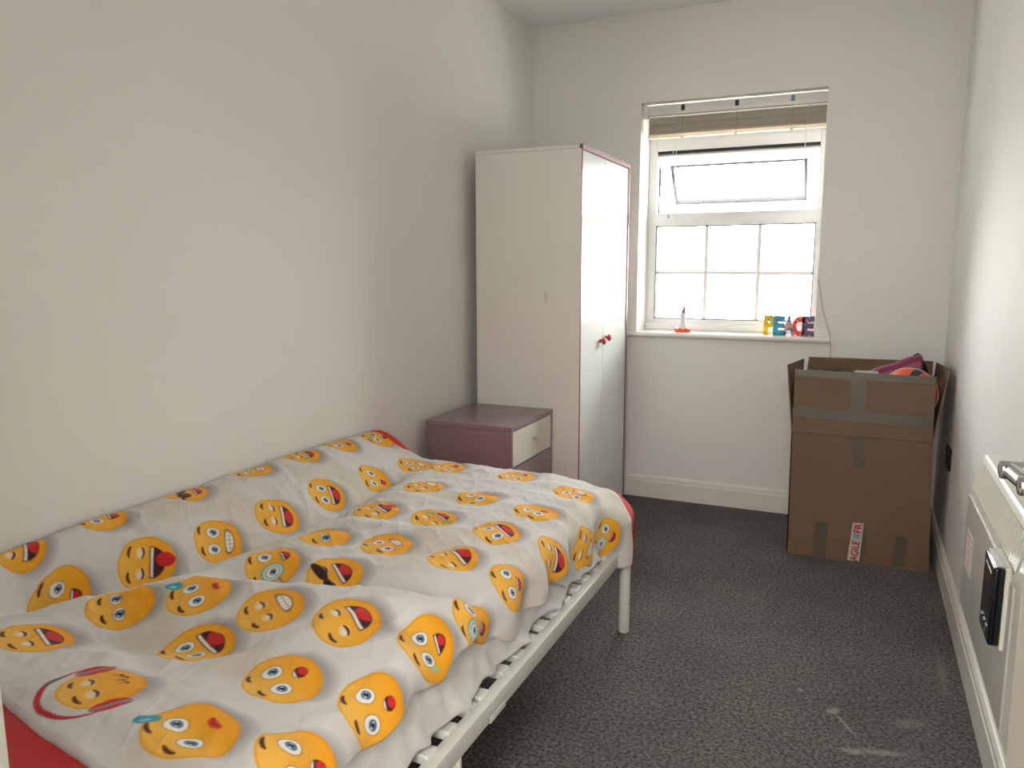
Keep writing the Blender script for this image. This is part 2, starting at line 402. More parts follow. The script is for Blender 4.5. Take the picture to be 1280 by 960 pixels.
for pts in ([(-.932, BY - .014, 2.045), (-.94, BY - .016, 1.8), (-.951, BY - .014, 1.54)], [(-.915, BY - .014, 2.045), (-.925, BY - .017, 1.75), (-.93, BY - .014, 1.45)]):
    b = MB(); b.tube(pts, .0015, 5); b.build('pull_cord', M_cord, bl)
b = MB(); b.lathe([(0, 0), (.007, .002), (.006, .018), (.003, .03), (0, .032)], (-.951, BY - .014, 1.515), n=10); b.build('cord_tassel', mat('cord_tassel_grey', (180, 178, 176), .5), bl, True)
b = MB(); b.tube([(-.288, BY - .014, 2.045), (-.295, BY - .016, 1.80), (-.297, BY - .014, 1.60)], .0022, 6); b.build('tilt_wand', M_cord, bl)

# ------------------------------------------------------------------ figurine on the sill
fig = empty('unicorn_figurine', (-.868, D + .06, SZ), 'small white cone shaped figurine with pink tip on an orange base', 'figurine')
fx, fy = -.868, D + .06
b = MB()
n = 40; t = bmesh.new(); ring0 = []; ring1 = []; ring2 = []
for k in range(n):
    a = 2 * math.pi * k / n; rr = .036 + .006 * abs(math.cos(3.5 * a))
    ring0.append(t.verts.new((fx + rr * math.cos(a), fy + rr * .72 * math.sin(a), SZ)))
    ring1.append(t.verts.new((fx + rr * 1.06 * math.cos(a), fy + rr * .76 * math.sin(a), SZ + .016 + .007 * abs(math.cos(3.5 * a)))))
    ring2.append(t.verts.new((fx + .022 * math.cos(a), fy + .018 * math.sin(a), SZ + .014)))
for A, B in ((ring0, ring1), (ring1, ring2)):
    for k in range(n): t.faces.new((A[k], A[(k + 1) % n], B[(k + 1) % n], B[k]))
t.faces.new(ring2); t.faces.new(ring0); bmesh.ops.recalc_face_normals(t, faces=list(t.faces)); b.merge(t)
b.build('base', mat('orange_glaze', (232, 92, 48), .3, var=.1, vscale=40), fig, True)
b = MB(); b.lathe([(0, 0), (.027, 0), (.026, .012), (.020, .035), (.014, .055), (.012, .062), (.015, .070), (.016, .078), (.013, .086), (.006, .092), (0, .094)], (fx, fy, SZ + .013), n=20)
b.build('body', mat('white_glaze', (226, 226, 228), .3), fig, True)
b = MB(); b.lathe([(0, 0), (.010, 0), (.0085, .014), (.0095, .016), (.006, .028), (.0066, .030), (.002, .046), (0, .047)], (fx, fy, SZ + .103), axis=(.25, 0, 1), n=10); b.build('horn', mat('pink_glaze', (214, 84, 116), .35), fig, True)
for s in (-1, 1):
    b = MB(); b.lathe([(0, 0), (.005, .002), (.004, .01), (0, .017)], (fx + s * .010, fy, SZ + .098), axis=(s * .5, 0, 1), n=8); b.build('ear', mat('white_glaze', (226, 226, 228)), fig, True)

# ------------------------------------------------------------------ PEACE ornament
pe = empty('letter_ornament', (-.340, D + .075, SZ), 'painted wooden ornament of joined letters spelling PEACE', 'ornament')
cols = [(238, 196, 30), (40, 148, 184), (206, 150, 140), (222, 44, 38), (70, 52, 98)]
dots = [(120, 84, 40), (30, 60, 110), (60, 110, 160), (250, 190, 60), (210, 120, 150)]
xs = [-.424, -.376, -.328, -.281, -.236]
for i, ch in enumerate('PEACE'):
    me = text_mesh(ch, .118, .009, offset=.006, bevel=.0012)
    co = np.array([v.co[:] for v in me.vertices]); w = co[:, 0].max() - co[:, 0].min(); hgt = co[:, 1].max() - co[:, 1].min()
    sx = .058 / w; sz = (.100 if i % 2 == 0 else .098) / hgt
    cx_, cz_ = (co[:, 0].max() + co[:, 0].min()) / 2, co[:, 1].min()
    for v in me.vertices:
        x, y, z = v.co
        v.co = (xs[i] + (x - cx_) * sx, D + .085 - .004 * (i % 2) + i * -.004 - z, SZ + (y - cz_) * sz)
    me.flip_normals()
    m = mat('painted_letter_%d' % i, cols[i], .35)
    nt = m.node_tree; bs = nt.nodes[m['bsdf']]
    vo = nt.nodes.new('ShaderNodeTexVoronoi'); vo.inputs['Scale'].default_value = 55; tc = nt.nodes.new('ShaderNodeTexCoord'); nt.links.new(tc.outputs['Object'], vo.inputs['Vector'])
    rp = nt.nodes.new('ShaderNodeValToRGB'); rp.color_ramp.elements[0].position = .22 if i != 2 else .42; rp.color_ramp.elements[0].color = (*lin(dots[i]), 1)
    rp.color_ramp.elements[1].position = .26 if i != 2 else .46; rp.color_ramp.elements[1].color = (*lin(cols[i]), 1)
    nt.links.new(vo.outputs['Distance'], rp.inputs[0]); nt.links.new(rp.outputs[0], bs.inputs['Base Color'])
    o = link_mesh('letter', me, m, pe); o['label'] = ['yellow letter P', 'teal blue letter E', 'flowered letter A', 'red letter C', 'dark purple letter E'][i]

# thin cable running down the wall from the sill end
b = MB(); b.tube([(WX1 + .004, D - .004, 1.20), (WX1 + .030, D - .004, 1.06), (WX1 + .070, D - .004, .93), (WX1 + .078, D - .006, .86), (WX1 + .079, D - .005, .70), (WX1 + .079, D - .005, .127)], .0022, 6)
tag(b.build('wall_cable', mat('painted_cable', (196, 182, 172), .5)), 'thin pale cable running down the wall beside the sill', 'cable')

# ------------------------------------------------------------------ wardrobe
M_ward = mat('wardrobe_cream_laminate', (230, 226, 219), .42, var=.015, vscale=4)
M_door = mat('wardrobe_white_gloss_laminate', (226, 229, 226), .13, var=.006)
M_mauve = mat('mauve_edge', (150, 92, 104), .4, var=.03)
M_mauve_d = mat('mauve_laminate', (146, 125, 130), .28, var=.04, vscale=8)
X0, X1, Y0, Y1, WH = -1.651, -1.132, 3.247, 3.996, 1.782
wd = empty('wardrobe', ((X0 + X1) / 2, (Y0 + Y1) / 2, 0), 'tall two door wardrobe in cream and white with mauve edges', 'wardrobe')
T = .016
b = MB(); b.box((X0, Y0, 0), (X1 - .004, Y0 + T, WH - .010), .001)
side = b.build('side_panel', M_ward, wd)
# small worn stain on the near side panel
nt = M_ward.node_tree; bs = nt.nodes[M_ward['bsdf']]; src = bs.inputs['Base Color'].links[0].from_socket
tc = nt.nodes.new('ShaderNodeTexCoord'); mp = nt.nodes.new('ShaderNodeMapping'); mp.vector_type = 'TEXTURE'
so = Vector((-1.301, Y0, 1.13)) - Vector(side.matrix_basis.translation) - Vector(wd.location)
mp.inputs['Location'].default_value = so; mp.inputs['Scale'].default_value = (.013, .02, .042)
nt.links.new(tc.outputs['Object'], mp.inputs['Vector']); ln = nt.nodes.new('ShaderNodeVectorMath'); ln.operation = 'LENGTH'; nt.links.new(mp.outputs[0], ln.inputs[0])
mr = nt.nodes.new('ShaderNodeMapRange'); mr.inputs['From Min'].default_value = 1; mr.inputs['From Max'].default_value = .2; mr.inputs['To Max'].default_value = .45; nt.links.new(ln.outputs['Value'], mr.inputs['Value'])
mx = nt.nodes.new('ShaderNodeMix'); mx.data_type = 'RGBA'; nt.links.new(mr.outputs[0], mx.inputs[0]); nt.links.new(src, mx.inputs[6]); mx.inputs[7].default_value = (*lin((196, 172, 132)), 1); nt.links.new(mx.outputs[2], bs.inputs['Base Color'])
M_ward2 = mat('wardrobe_cream_panel', (230, 226, 219), .42, var=.015, vscale=4)
b = MB(); b.box((X0, Y1 - T, 0), (X1 - .004, Y1, WH - .010), .001); b.build('side_panel', M_ward2, wd)
b = MB(); b.box((X0, Y0, WH - .009), (X1 - .004, Y1, WH + .006), .001); b.build('top_panel', M_ward2, wd)
b = MB(); b.box((X0, Y0 + T, .06), (X0 + .006, Y1 - T, WH - .012)); b.build('back_panel', M_ward2, wd)
b = MB(); b.box((X0 + .006, Y0 + T, .060), (X1 - .05, Y1 - T, .076)); b.build('bottom_panel', M_ward2, wd)
b = MB(); b.box((X1 - .075, Y0 + T, 0), (X1 - .060, Y1 - T, .062)); b.build('plinth', M_ward2, wd)
b = MB(); b.box((X1 - .004, Y0, 0), (X1, Y0 + .006, WH + .006)); b.build('edge_trim', M_mauve, wd)
b = MB(); b.box((X1 - .018, Y1 - .012, 0), (X1, Y1 + .001, WH + .006)); b.build('edge_trim', M_mauve, wd)
b = MB(); b.box((X1 - .014, Y0, WH - .012), (X1 + .001, Y1, WH + .008)); b.build('edge_trim', mat('mauve_edge_pale', (186, 150, 164), .35), wd)
YS = 3.590
M_knob = mat('rose_knob', (178, 60, 84), .35, var=.05)
for (ya, yb, ky, kz) in ((Y0 + .008, YS - .002, YS - .042, .912), (YS + .002, Y1 - .014, YS + .038, .922)):
    b = MB(); b.box((X1 - .024, ya, .066), (X1 - .006, yb, WH - .016), .0015); d_ = b.build('door', M_door, wd)
    b = MB(); b.lathe([(0, 0), (.010, 0), (.009, .010), (.008, .014), (.016, .018), (.018, .024), (.014, .030), (0, .033)], (X1 - .007, ky, kz), axis=(1, 0, 0), n=20); b.build('knob', M_knob, d_, True)

# ------------------------------------------------------------------ bedside cabinet
bx0, bx1, by0, by1, bh = -1.664, -1.262, 2.785, 3.243, .620
bc = empty('bedside_cabinet', ((bx0 + bx1) / 2, (by0 + by1) / 2, 0), 'mauve bedside cabinet with one white drawer next to the wardrobe', 'bedside cabinet')
b = MB(); b.box((bx0, by0 - .002, bh - .020), (bx1 + .002, by1, bh), .002); b.build('top', M_mauve_d, bc)
for ya in (by0, by1 - .016):
    b = MB(); b.box((bx0, ya, 0), (bx1, ya + .016, bh - .021), .001); b.build('side_panel', M_mauve_d, bc)
b = MB(); b.box((bx0, by0 + .016, .04), (bx0 + .008, by1 - .016, bh - .021)); b.build('back_panel', M_mauve_d, bc)
b = MB(); b.box((bx0 + .008, by0 + .016, .04), (bx1 - .02, by1 - .016, .055)); b.build('bottom_panel', M_mauve_d, bc)
b = MB(); b.box((bx1 - .05, by0 + .016, 0), (bx1 - .035, by1 - .016, .045)); b.build('plinth', M_mauve_d, bc)
M_chrome = mat('chrome', (205, 205, 208), .12, 1.0, var=.02)
for (za, zb, m, lab) in ((.447, .596, mat('white_drawer_front', (226, 222, 208), .3), 'white drawer front'), (.255, .441, M_mauve_d, None), (.058, .249, M_mauve_d, None)):
    b = MB(); b.box((bx1 - .019, by0 + .018, za), (bx1 - .002, by1 - .018, zb), .0015); d_ = b.build('drawer', m, bc)
    if lab: d_['label'] = lab
    b = MB(); b.lathe([(0, 0), (.006, 0), (.005, .010), (.009, .013), (.010, .018), (.007, .022), (0, .023)], (bx1 - .003, (by0 + by1) / 2 - .002, (za + zb) / 2 + .010), axis=(1, 0, 0), n=16); b.build('knob', M_chrome, d_, True)

# ------------------------------------------------------------------ bed frame
M_bed = mat('white_powder_coated_steel', (212, 212, 204), .35, var=.02)
bed = empty('single_bed_frame', (-1.185, 1.44, 0), 'white metal single bed frame with sprung slats under the mattress', 'bed')
BX1, BX0, BH, BF = -.677, -1.690, .377, 2.475   # outer long sides, head and foot positions
RZ0, RZ1 = .287, .331
for (xa, xb) in ((BX1 - .030, BX1), (BX0, BX0 + .030)):
    b = MB(); b.box((xa, BH, RZ0), (xb, BF - .01, RZ1), .003); r_ = b.build('side_rail', M_bed, bed, True)
    b = MB(); b.box((xa - .001, 1.381, RZ0 - .004), (xb + .001, 1.46, RZ0 + .01), .001); b.build('centre_bracket', M_bed, r_)
    b = MB(); b.cyl((xa + .015, 1.243, 0), (xa + .015, 1.243, RZ0 + .002), .016, bev=.002); b.build('leg', M_bed, bed, True)
for (x) in (BX1 - .013, BX0 + .015):
    b = MB(); b.lathe([(0, 0), (.018, 0), (.0195, .003), (.0195, .392), (.016, .399), (0, .401)], (x, BF, 0), n=24); lg = b.build('leg', M_bed, bed, True)
    b = MB(); b.lathe([(0, 0), (.006, .001), (.007, .004), (.004, .006), (0, .006)], (x + .019, BF - .008, .268), axis=(1, -.3, 0), n=10); b.build('bolt', mat('dark_bolt', (60, 60, 66), .4, .8), lg, True)
    b = MB(); b.lathe([(0, 0), (.018, 0), (.0195, .003), (.0195, .945), (.016, .955), (0, .957)], (x, BH, 0), n=24); b.build('headboard_post', M_bed, bed, True)
for z in (.345, .62, .90):
    b = MB(); b.cyl((BX0 + .015, BH, z), (BX1 - .013, BH, z), .012, n=14); b.build('headboard_rail', M_bed, bed, True)
src = None
for k in range(7):
    x = BX0 + .14 + k * .122
    if src is None:
        b = MB(); b.cyl((x, BH, .345), (x, BH, .90), .007, n=10); src = b.build('headboard_bar', M_bed, bed, True); sx_ = x
    else: copy_part(src, (x - sx_, 0, 0))
for z in (.309,):
    b = MB(); b.box((BX0 + .02, BF - .012, z - .02), (BX1 - .02, BF + .012, z + .02), .003); b.build('foot_rail', M_bed, bed, True)
b = MB(); b.box((-1.20, BH, .270), (-1.165, BF, .300), .003); b.build('centre_rail', M_bed, bed, True)
# sprung slats with white plastic end caps
M_slat = mat('birch_slat', (196, 168, 128), .5, var=.06, vscale=20)
M_cap = mat('white_slat_cap', (226, 226, 220), .4)
ys = [.50 + .084 * i for i in range(24)]
s0 = None
for i, y in enumerate(ys):
    y = 1.176 + (i - 8) * .0848
    if y > 2.42: break
    if abs(y - 1.415) < .03: y = 1.402
    if s0 is None:
        b = MB(); b.box((BX0 + .055, y - .026, .322), (BX1 - .059, y + .026, .329), .002); s0 = b.build('slat', M_slat, bed)
        b = MB(); b.box((BX1 - .060, y - .019, .318), (BX1 - .024, y + .019, .3375), .003); c0 = b.build('end_cap', M_cap, s0)
        b = MB(); b.box((BX0 + .022, y - .023, .318), (BX0 + .072, y + .023, .3385), .003); c1 = b.build('end_cap', M_cap, s0)
        sy_ = y
    else:
        s = copy_part(s0, (0, y - sy_, 0)); copy_part(c0, (0, 0, 0), s); copy_part(c1, (0, 0, 0), s)

# ------------------------------------------------------------------ mattress in a pale fitted sheet
M_sheet = mat('pale_fitted_sheet', (214, 212, 210), .85, var=.02, bump=.1, bscale=500, sheen=.1)
nu, nv = 160, 320
per = np.linspace(0, 1, nu); yy = np.linspace(.43, 2.44, nv)
hw, hz = .455, .068
# rounded rectangle section
sec = []
rr = .030
for k in range(nu):
    s = per[k] * 2 * (2 * hw + 2 * hz); 
    a = 2 * math.pi * k / (nu - 1)
    e = 0.16
    c_, s_ = math.cos(a), math.sin(a)
    sec.append((math.copysign(abs(c_) ** e, c_) * hw, math.copysign(abs(s_) ** e, s_) * hz))
sec = np.array(sec)
Pm = np.zeros((nv, nu, 3)); cxm, czm = -1.176, .411
endf = np.clip(np.minimum((yy - yy[0]) / .03, (yy[-1] - yy) / .03), 0, 1); endf = np.sqrt(1 - (1 - endf) ** 2)
for j in range(nv):
    f = .90 + .10 * endf[j]
    x = sec[:, 0] * (1 - (1 - f) * .3); z = sec[:, 1] * f
    sideamt = np.clip((sec[:, 0] - .40) / .05, 0, 1) * 1.0
    ph = yy[j] * 1.0 + z * 1.7
    fold = .015 * np.maximum(0, np.sin(ph * 37 + 1.5 * np.sin(yy[j] * 5.1))) ** 3 + .006 * np.sin(ph * 22 + 1.0)
    bot = .010 * np.sin(yy[j] * 23 + 2) * np.clip(-z / hz, 0, 1)
    low = np.clip(.5 - .5 * z / hz, 0, 1)
    Pm[j, :, 0] = cxm + x + sideamt * ((fold + bot) * (.35 + .65 * low) - .028 + .048 * low)
    Pm[j, :, 1] = yy[j]
    Pm[j, :, 2] = czm + z
me = grid_mesh('mattress', Pm)
bm = bmesh.new(); bm.from_mesh(me); bmesh.ops.remove_doubles(bm, verts=list(bm.verts), dist=1e-5); bmesh.ops.holes_fill(bm, edges=[e for e in bm.edges if e.is_boundary]); bmesh.ops.recalc_face_normals(bm, faces=list(bm.faces)); bm.to_mesh(me); bm.free()
mt = link_mesh('mattress', me, M_sheet, None, True, origin=(cxm, 1.43, .343))
tag(mt, 'single mattress in a pale wrinkled fitted sheet on the bed frame', 'mattress')

# ------------------------------------------------------------------ red pillow at the head
nu, nv = 70, 50
uu = np.linspace(-1, 1, nu); vv = np.linspace(-1, 1, nv); U, V = np.meshgrid(uu, vv)
def pillow_sheet(sgn):
    th = .068 * np.clip((1 - np.abs(U) ** 2.6), 0, 1) ** .5 * np.clip((1 - np.abs(V) ** 2.6), 0, 1) ** .5
    th = th * (1 + .10 * (vnoise(U * 3 + 5, V * 3 + 5, 3) - .5))
    pin = 1 - .04 * (np.abs(U) * np.abs(V)) ** 2
    return np.stack([-1.20 + U * .395 * pin, .640 + V * .225 * pin, .500 + sgn * th * (1.0 if sgn > 0 else .18) + .004], -1)
bm = bmesh.new()
for s in (1, -1):
    m_ = grid_mesh('t', pillow_sheet(s)); bm.from_mesh(m_); bpy.data.meshes.remove(m_)
bmesh.ops.remove_doubles(bm, verts=list(bm.verts), dist=1e-5); bmesh.ops.recalc_face_normals(bm, faces=list(bm.faces))
me = bpy.data.meshes.new('pillow'); bm.to_mesh(me); bm.free()
M_red = mat('red_cotton', (204, 36, 40), .8, var=.05, bump=.15, bscale=400, sheen=.2)
tag(link_mesh('pillow', me, M_red, None, True), 'plain red pillow at the head of the bed under the duvet edge', 'pillow')

# ------------------------------------------------------------------ duvet with a printed pattern of yellow faces
def duvet_surface(NU=560, NV=820):
    XW, XE, RX = -1.702, -.778, .062          # wall side, where the right roll starts, its radius
    YF, RF = 2.430, .075                      # where the foot roll starts, its radius
    i = np.linspace(0, 1, NU); j = np.linspace(0, 1, NV)
    # rows: cloth coordinate along the bed; the head edge slants a little
    I, J = np.meshgrid(i, j)
    HEMY = np.array([.60, .73, .95, 1.10, 1.18, 1.24, 1.31, 1.38, 1.50, 1.59, 1.68, 1.80, 1.90, 1.99, 2.10, 2.20, 2.35, 2.60])
    HEMZ = np.array([.51, .51, .505, .500, .488, .478, .500, .480, .440, .410, .425, .445, .415, .396, .395, .365, .320, .290])
    # cloth column coordinate: flat part, then roll, then hang
    flat_w = XE - XW
    TF = RF * math.pi / 2 + .16               # cloth beyond the foot edge
    ys = .700 - (np.clip(XW + I * flat_w * 1.15, XW, -.72) + 1.16) * .22 + .012 * np.sin(I * 9)
    b = ys + J * (YF + TF - ys)               # cloth length coordinate
    bc = np.clip(b, 0, YF + RF)
    hemz = np.interp(bc, HEMY, HEMZ) + .006 * np.sin(bc * 31)
    TX = RX * math.pi / 2 + np.clip(.552 - RX - hemz, .0, 1)
    flat_n = flat_w / (flat_w + .20)
    t = np.where(I > flat_n, (I - flat_n) / (1 - flat_n), 0) * TX
    x = np.where(I <= flat_n, XW + I / flat_n * flat_w, XE + np.where(t < RX * math.pi / 2, RX * np.sin(t / RX), RX))
    gx = np.where(t < RX * math.pi / 2, RX * (1 - np.cos(t / RX)), RX + t - RX * math.pi / 2)
    tf = np.clip(b - YF, 0, None)
    y = np.where(b <= YF, b, YF + np.where(tf < RF * math.pi / 2, RF * np.sin(tf / RF), RF))
    gy = np.where(tf < RF * math.pi / 2, RF * (1 - np.cos(tf / RF)), RF + tf - RF * math.pi / 2)
    # height of the lying part
    z = np.full_like(x, .552)
    z += .034 * np.exp(-((y - .72) / .18) ** 2)                         # over the pillow
    z -= .022 * np.exp(-((y - .98) / .10) ** 2) * sst(-1.5, -1.25, x)
    z -= .020 * sst(-.95, -.76, x) + .010 * sst(2.1, 2.45, y)
    xv = np.interp(y, [.7, 1.0, 1.15, 1.3, 1.5, 1.8, 2.1, 2.4], [-1.60, -1.585, -1.53, -1.46, -1.43, -1.41, -1.43, -1.46])
    fade = 1 - sst(2.44, 2.52, y) * .4
    wdt = np.abs(xv + 1.665)
    m = np.exp(-(np.abs(x + 1.672) / (wdt * .62 + .01)) ** 2.2)
    z += .094 * m * fade
    z -= .046 * np.exp(-((x - xv) / .055) ** 2) * sst(.85, 1.0, y) * (1 - sst(2.15, 2.35, y))
    z += .016 * np.exp(-((x - xv - .16) / .09) ** 2) * (1 - sst(1.9, 2.3, y))
    yr = 1.215 + (x + 1.19) * .34                                       # cross fold
    d = y - yr
    wx = sst(-1.42, -1.22, x) * (1 - .6 * sst(-.85, -.74, x))
    z += wx * (.030 * np.exp(-(d / np.where(d < 0, .13, .045)) ** 2) - .030 * np.exp(-((d - .105) / .055) ** 2))
    # diagonal soft folds
    for (ox, oy, ang, wid, amp, ln) in ((-1.10, 1.72, .25, .035, .018, .30), (-1.25, 1.55, .75, .03, .016, .18), (-.98, 2.05, -.10, .03, .014, .28), (-1.30, 2.20, .55, .035, .018, .20),
                                        (-1.45, 1.02, .9, .04, .020, .20), (-1.05, .98, .35, .04, .018, .22), (-.88, 1.62, .9, .03, .016, .16), (-.95, 1.12, 1.1, .03, .014, .14), (-1.25, 1.95, .05, .028, .012, .22),
                                        (-1.0, 2.28, .3, .03, .012, .2), (-1.33, 1.28, 1.25, .03, .016, .13), (-.85, 1.92, 1.2, .028, .013, .14), (-1.16, .86, -.5, .03, .012, .14)):
        ca, sa = math.cos(ang), math.sin(ang); p = (x - ox) * ca + (y - oy) * sa; q = -(x - ox) * sa + (y - oy) * ca
        z += .55 * amp * np.exp(-(p / ln) ** 2) * (np.exp(-(q / wid) ** 2) - .6 * np.exp(-((q - wid * 1.7) / (wid * .9)) ** 2))
    wall_f = 1 - .6 * m
    z += wall_f * .009 * (vnoise(x * 5 + 3, y * 5, 1) - .5) + .007 * (vnoise(x * 11 + y * 3, y * 9, 2) - .5) + .0050 * (vnoise(x * 24 - y * 9, y * 20 + x * 5, 3) - .5)
    rid = 1 - np.abs(2 * vnoise(x * 9 - y * 4, y * 7 + x * 6, 8) - 1)
    rid2 = 1 - np.abs(2 * vnoise(x * 17 + y * 9, y * 13 - x * 5, 14) - 1)
    z += .0028 * rid ** 5 + .0016 * rid2 ** 5
    z += .0022 * (vnoise(x * 52 + y * 20, y * 40, 6) - .5)
    # gathers that fan out towards the right edge
    e = sst(-1.05, -.75, x)
    z += e * .007 * np.sin(y * 46 + 2.2 * np.sin(y * 9) + x * 8) * (.4 + .6 * vnoise(y * 6, x * 2, 9))
    drop = (gx ** 3 + gy ** 3 + 1e-12) ** (1 / 3.)
    zz = z - drop
    hang = sst(.01, .10, gx)
    x = x + hang * (.014 * np.sin(y * 30 + 1.2 * np.sin(y * 7)) + .010 * (vnoise(y * 14, gx * 10, 12) - .5)) + hang * .008
    x = x + hang * .050 * sst(2.20, 2.46, y)
    hf = sst(.02, .12, gy)
    y = y + hf * (.010 * np.sin(x * 24) + .006)
    P = np.stack([x, y, zz], -1)
    # cloth coordinate across: arc length measured from x = -1.0
    seg = np.sqrt(((P[:, 1:, [0, 2]] - P[:, :-1, [0, 2]]) ** 2).sum(-1))
    ker = 9; segs = seg.copy()
    a = np.concatenate([np.zeros((NV, 1)), np.cumsum(segs, 1)], 1)
    i0 = int(np.argmin(np.abs(P[NV // 2, :, 0] + 1.0)))
    a = a - a[:, i0:i0 + 1] - 0
    # smooth along the rows so that the print does not shear at every wrinkle
    kern = np.ones(31) / 31.; ap = np.pad(a, ((15, 15), (0, 0)), mode='edge')
    cs = np.cumsum(np.concatenate([np.zeros((1, NU)), ap], 0), 0); a = (cs[31:] - cs[:-31]) / 31.
    return P, a, b

def blend(C, idx, alpha, rgb):
    al = alpha[:, None]; C[idx] = C[idx] * (1 - al) + np.array(rgb, float) * al

def draw_face(C, A, B, a0, b0, Rf, rot, kind):
    near = np.nonzero((np.abs(A - a0) < Rf * 1.9) & (np.abs(B - b0) < Rf * 1.9))[0]
    if len(near) == 0: return
    da = (A[near] - a0) / Rf; db = (B[near] - b0) / Rf
    # face frame: up of the face points to the head of the bed (-b), its right to the wall side (-a)
    c_, s_ = math.cos(rot), math.sin(rot)
    p = -(da * c_ + db * s_); q = -(-da * s_ + db * c_)
    aa = .0024 / Rf
    def fill(dist): return np.clip(.5 - dist / aa, 0, 1)
    def ell(px, py, rx, ry, ang=0.0):
        ca, sa = math.cos(ang), math.sin(ang); u = (p - px) * ca + (q - py) * sa; v = -(p - px) * sa + (q - py) * ca
        return (np.sqrt((u / rx) ** 2 + (v / ry) ** 2) - 1) * min(rx, ry)
    def arc(px, py, r, a1, a2, w):
        """arc of radius r about (px,py) between angles"""
        th = np.arctan2(q - py, p - px); mid = (a1 + a2) / 2; half = (a2 - a1) / 2
        dth = np.abs((th - mid + math.pi) % (2 * math.pi) - math.pi)
        rr = np.hypot(p - px, q - py); t = np.clip(1 - (dth / half) ** 2, 0, 1)
        d1 = np.abs(rr - r) - w * np.sqrt(t); return np.where(dth > half, 1.0, d1)
    def put(dist, rgb, op=1.0): blend(C, near, fill(dist) * op, rgb)
    # printed grey smudge behind the chin side
    sh = ell(-.06, -.40, .94, .88); blend(C, near, np.clip(.5 - sh * 2.6, 0, 1) * .58, (124, 121, 122))
    wob = 1 + .03 * np.sin(3 * np.arctan2(q, p) + rot * 7)
    face = ell(0, 0, 1.0, .97) / wob
    g = np.clip((q + 1) / 2, 0, 1)[:, None]
    fc = np.array((236, 156, 16)) * (1 - g) + np.array((243, 190, 88)) * g
    al = fill(face)[:, None]; C[near] = C[near] * (1 - al) + fc * al
    rim = np.clip(1 - np.abs(face + .035) / .05, 0, 1) * .35; blend(C, near, rim, (196, 118, 18))
    BR = (84, 38, 34); DK = (74, 26, 34); RED = (206, 38, 40); WH = (238, 234, 228)
    def brows(h=.62, t=0.0, x=.38):
        for s in (-1, 1): put(arc(s * x, h - .30 + s * t, .34, math.pi / 2 - .62 - s * .2, math.pi / 2 + .62 - s * .2, .05), BR)
    def eye(x, y, rx=.22, ry=.25, iris=(92, 128, 164), look=(0, -.02), red=False):
        put(ell(x, y, rx + .02, ry + .02), (150, 110, 60)); put(ell(x, y, rx, ry), (238, 214, 208) if red else WH)
        k = .48 if not red else .34
        put(ell(x + look[0], y + look[1], rx * (k + .1), rx * (k + .1)), (58, 78, 104) if not red else (150, 40, 50)); put(ell(x + look[0], y + look[1], rx * k, rx * k), iris if not red else (170, 70, 80))
        put(ell(x + look[0], y + look[1], rx * .26, rx * .26), (16, 16, 20)); put(ell(x + look[0] - rx * .28, y + look[1] + rx * .2, rx * .12, rx * .12), (250, 250, 250)); put(ell(x + look[0] + rx * .28, y + look[1] - rx * .1, rx * .10, rx * .10), (250, 250, 250))
    def closed(x, y):
        put(ell(x, y + .03, .21, .17), (246, 206, 150)); put(ell(x - .04, y + .05, .09, .11), (238, 226, 212))
        put(np.maximum(ell(x, y + .03, .23, .18), -(q - y + .02)) * 1.0 if False else arc(x, y + .24, .30, -math.pi / 2 - .75, -math.pi / 2 + .75, .040), (92, 44, 28))
    def openm(x=0, y=-.42, w=.50, h=.34, tongue=True, teeth=True):
        top = (q - (y + h * .35)); d = np.maximum(ell(x, y + h * .2, w, h * 1.15), top)
        put(d, DK)
        if tongue: put(np.maximum(ell(x + .04, y - h * .72, w * .62, h * .72), d + .03), RED)
        if teeth: put(np.maximum(d + .03, -(q - (y + h * .05))), WH)
    def teethm(x=0, y=-.45, w=.52, h=.20):
        d = ell(x, y + .08 * ((p - x) / w) ** 2, w, h); put(d, (120, 70, 40)); put(d + .03, (240, 236, 230))
        put(np.maximum(np.abs(q - y) - .010, d + .02), (150, 110, 110))
        put(np.maximum(np.abs((p - x + .5) % .16 - .08) - .008, d + .02), (160, 130, 126))
    k = kind
    if k in ('wide', 'small', 'cry', 'sweat'):
        eye(-.36, .16); eye(.36, .16, look=(.02, -.03)); brows(.66, .03)
        if k == 'small': put(ell(.06, -.46, .17, .20, .3), DK); put(ell(.08, -.54, .14, .13, .3), RED); put(np.maximum(ell(.06, -.46, .16, .19, .3), -(q + .34)), WH)
        elif k == 'sweat': put(arc(.0, -.70, .20, .5, 2.6, .05), DK); put(np.maximum(ell(0, -.50, .20, .10), 0 * p - .01), RED); put(ell(.80, .58, .16, .28, -.5), (70, 156, 176)); put(ell(.77, .62, .06, .12, -.5), (140, 200, 212))
        else: openm(.02, -.40, .26, .30)
        if k == 'cry': put(ell(-.60, -.08, .08, .16), (150, 196, 180))
    elif k == 'grin': eye(-.36, .18); eye(.36, .18); brows(.66, .03); openm(0, -.34, .56, .40)
    elif k == 'laugh': closed(-.36, .16); closed(.36, .16); brows(.58); openm(0, -.30, .58, .42)
    elif k == 'tongue':
        closed(-.36, .16); closed(.36, .16); brows(.58); openm(0, -.24, .56, .40, tongue=False); put(ell(.10, -.62, .27, .32), RED); put(np.maximum(np.abs(p - .10) - .012, ell(.10, -.62, .2, .26)), (160, 24, 34))
    elif k == 'teeth': eye(-.36, .18); eye(.36, .18); brows(.66, .03); teethm()
    elif k == 'teethc': closed(-.36, .16); closed(.36, .16); brows(.58); teethm(.04)
    elif k == 'sick':
        closed(-.36, .14); closed(.36, .14); brows(.55); openm(0, -.34, .48, .32)
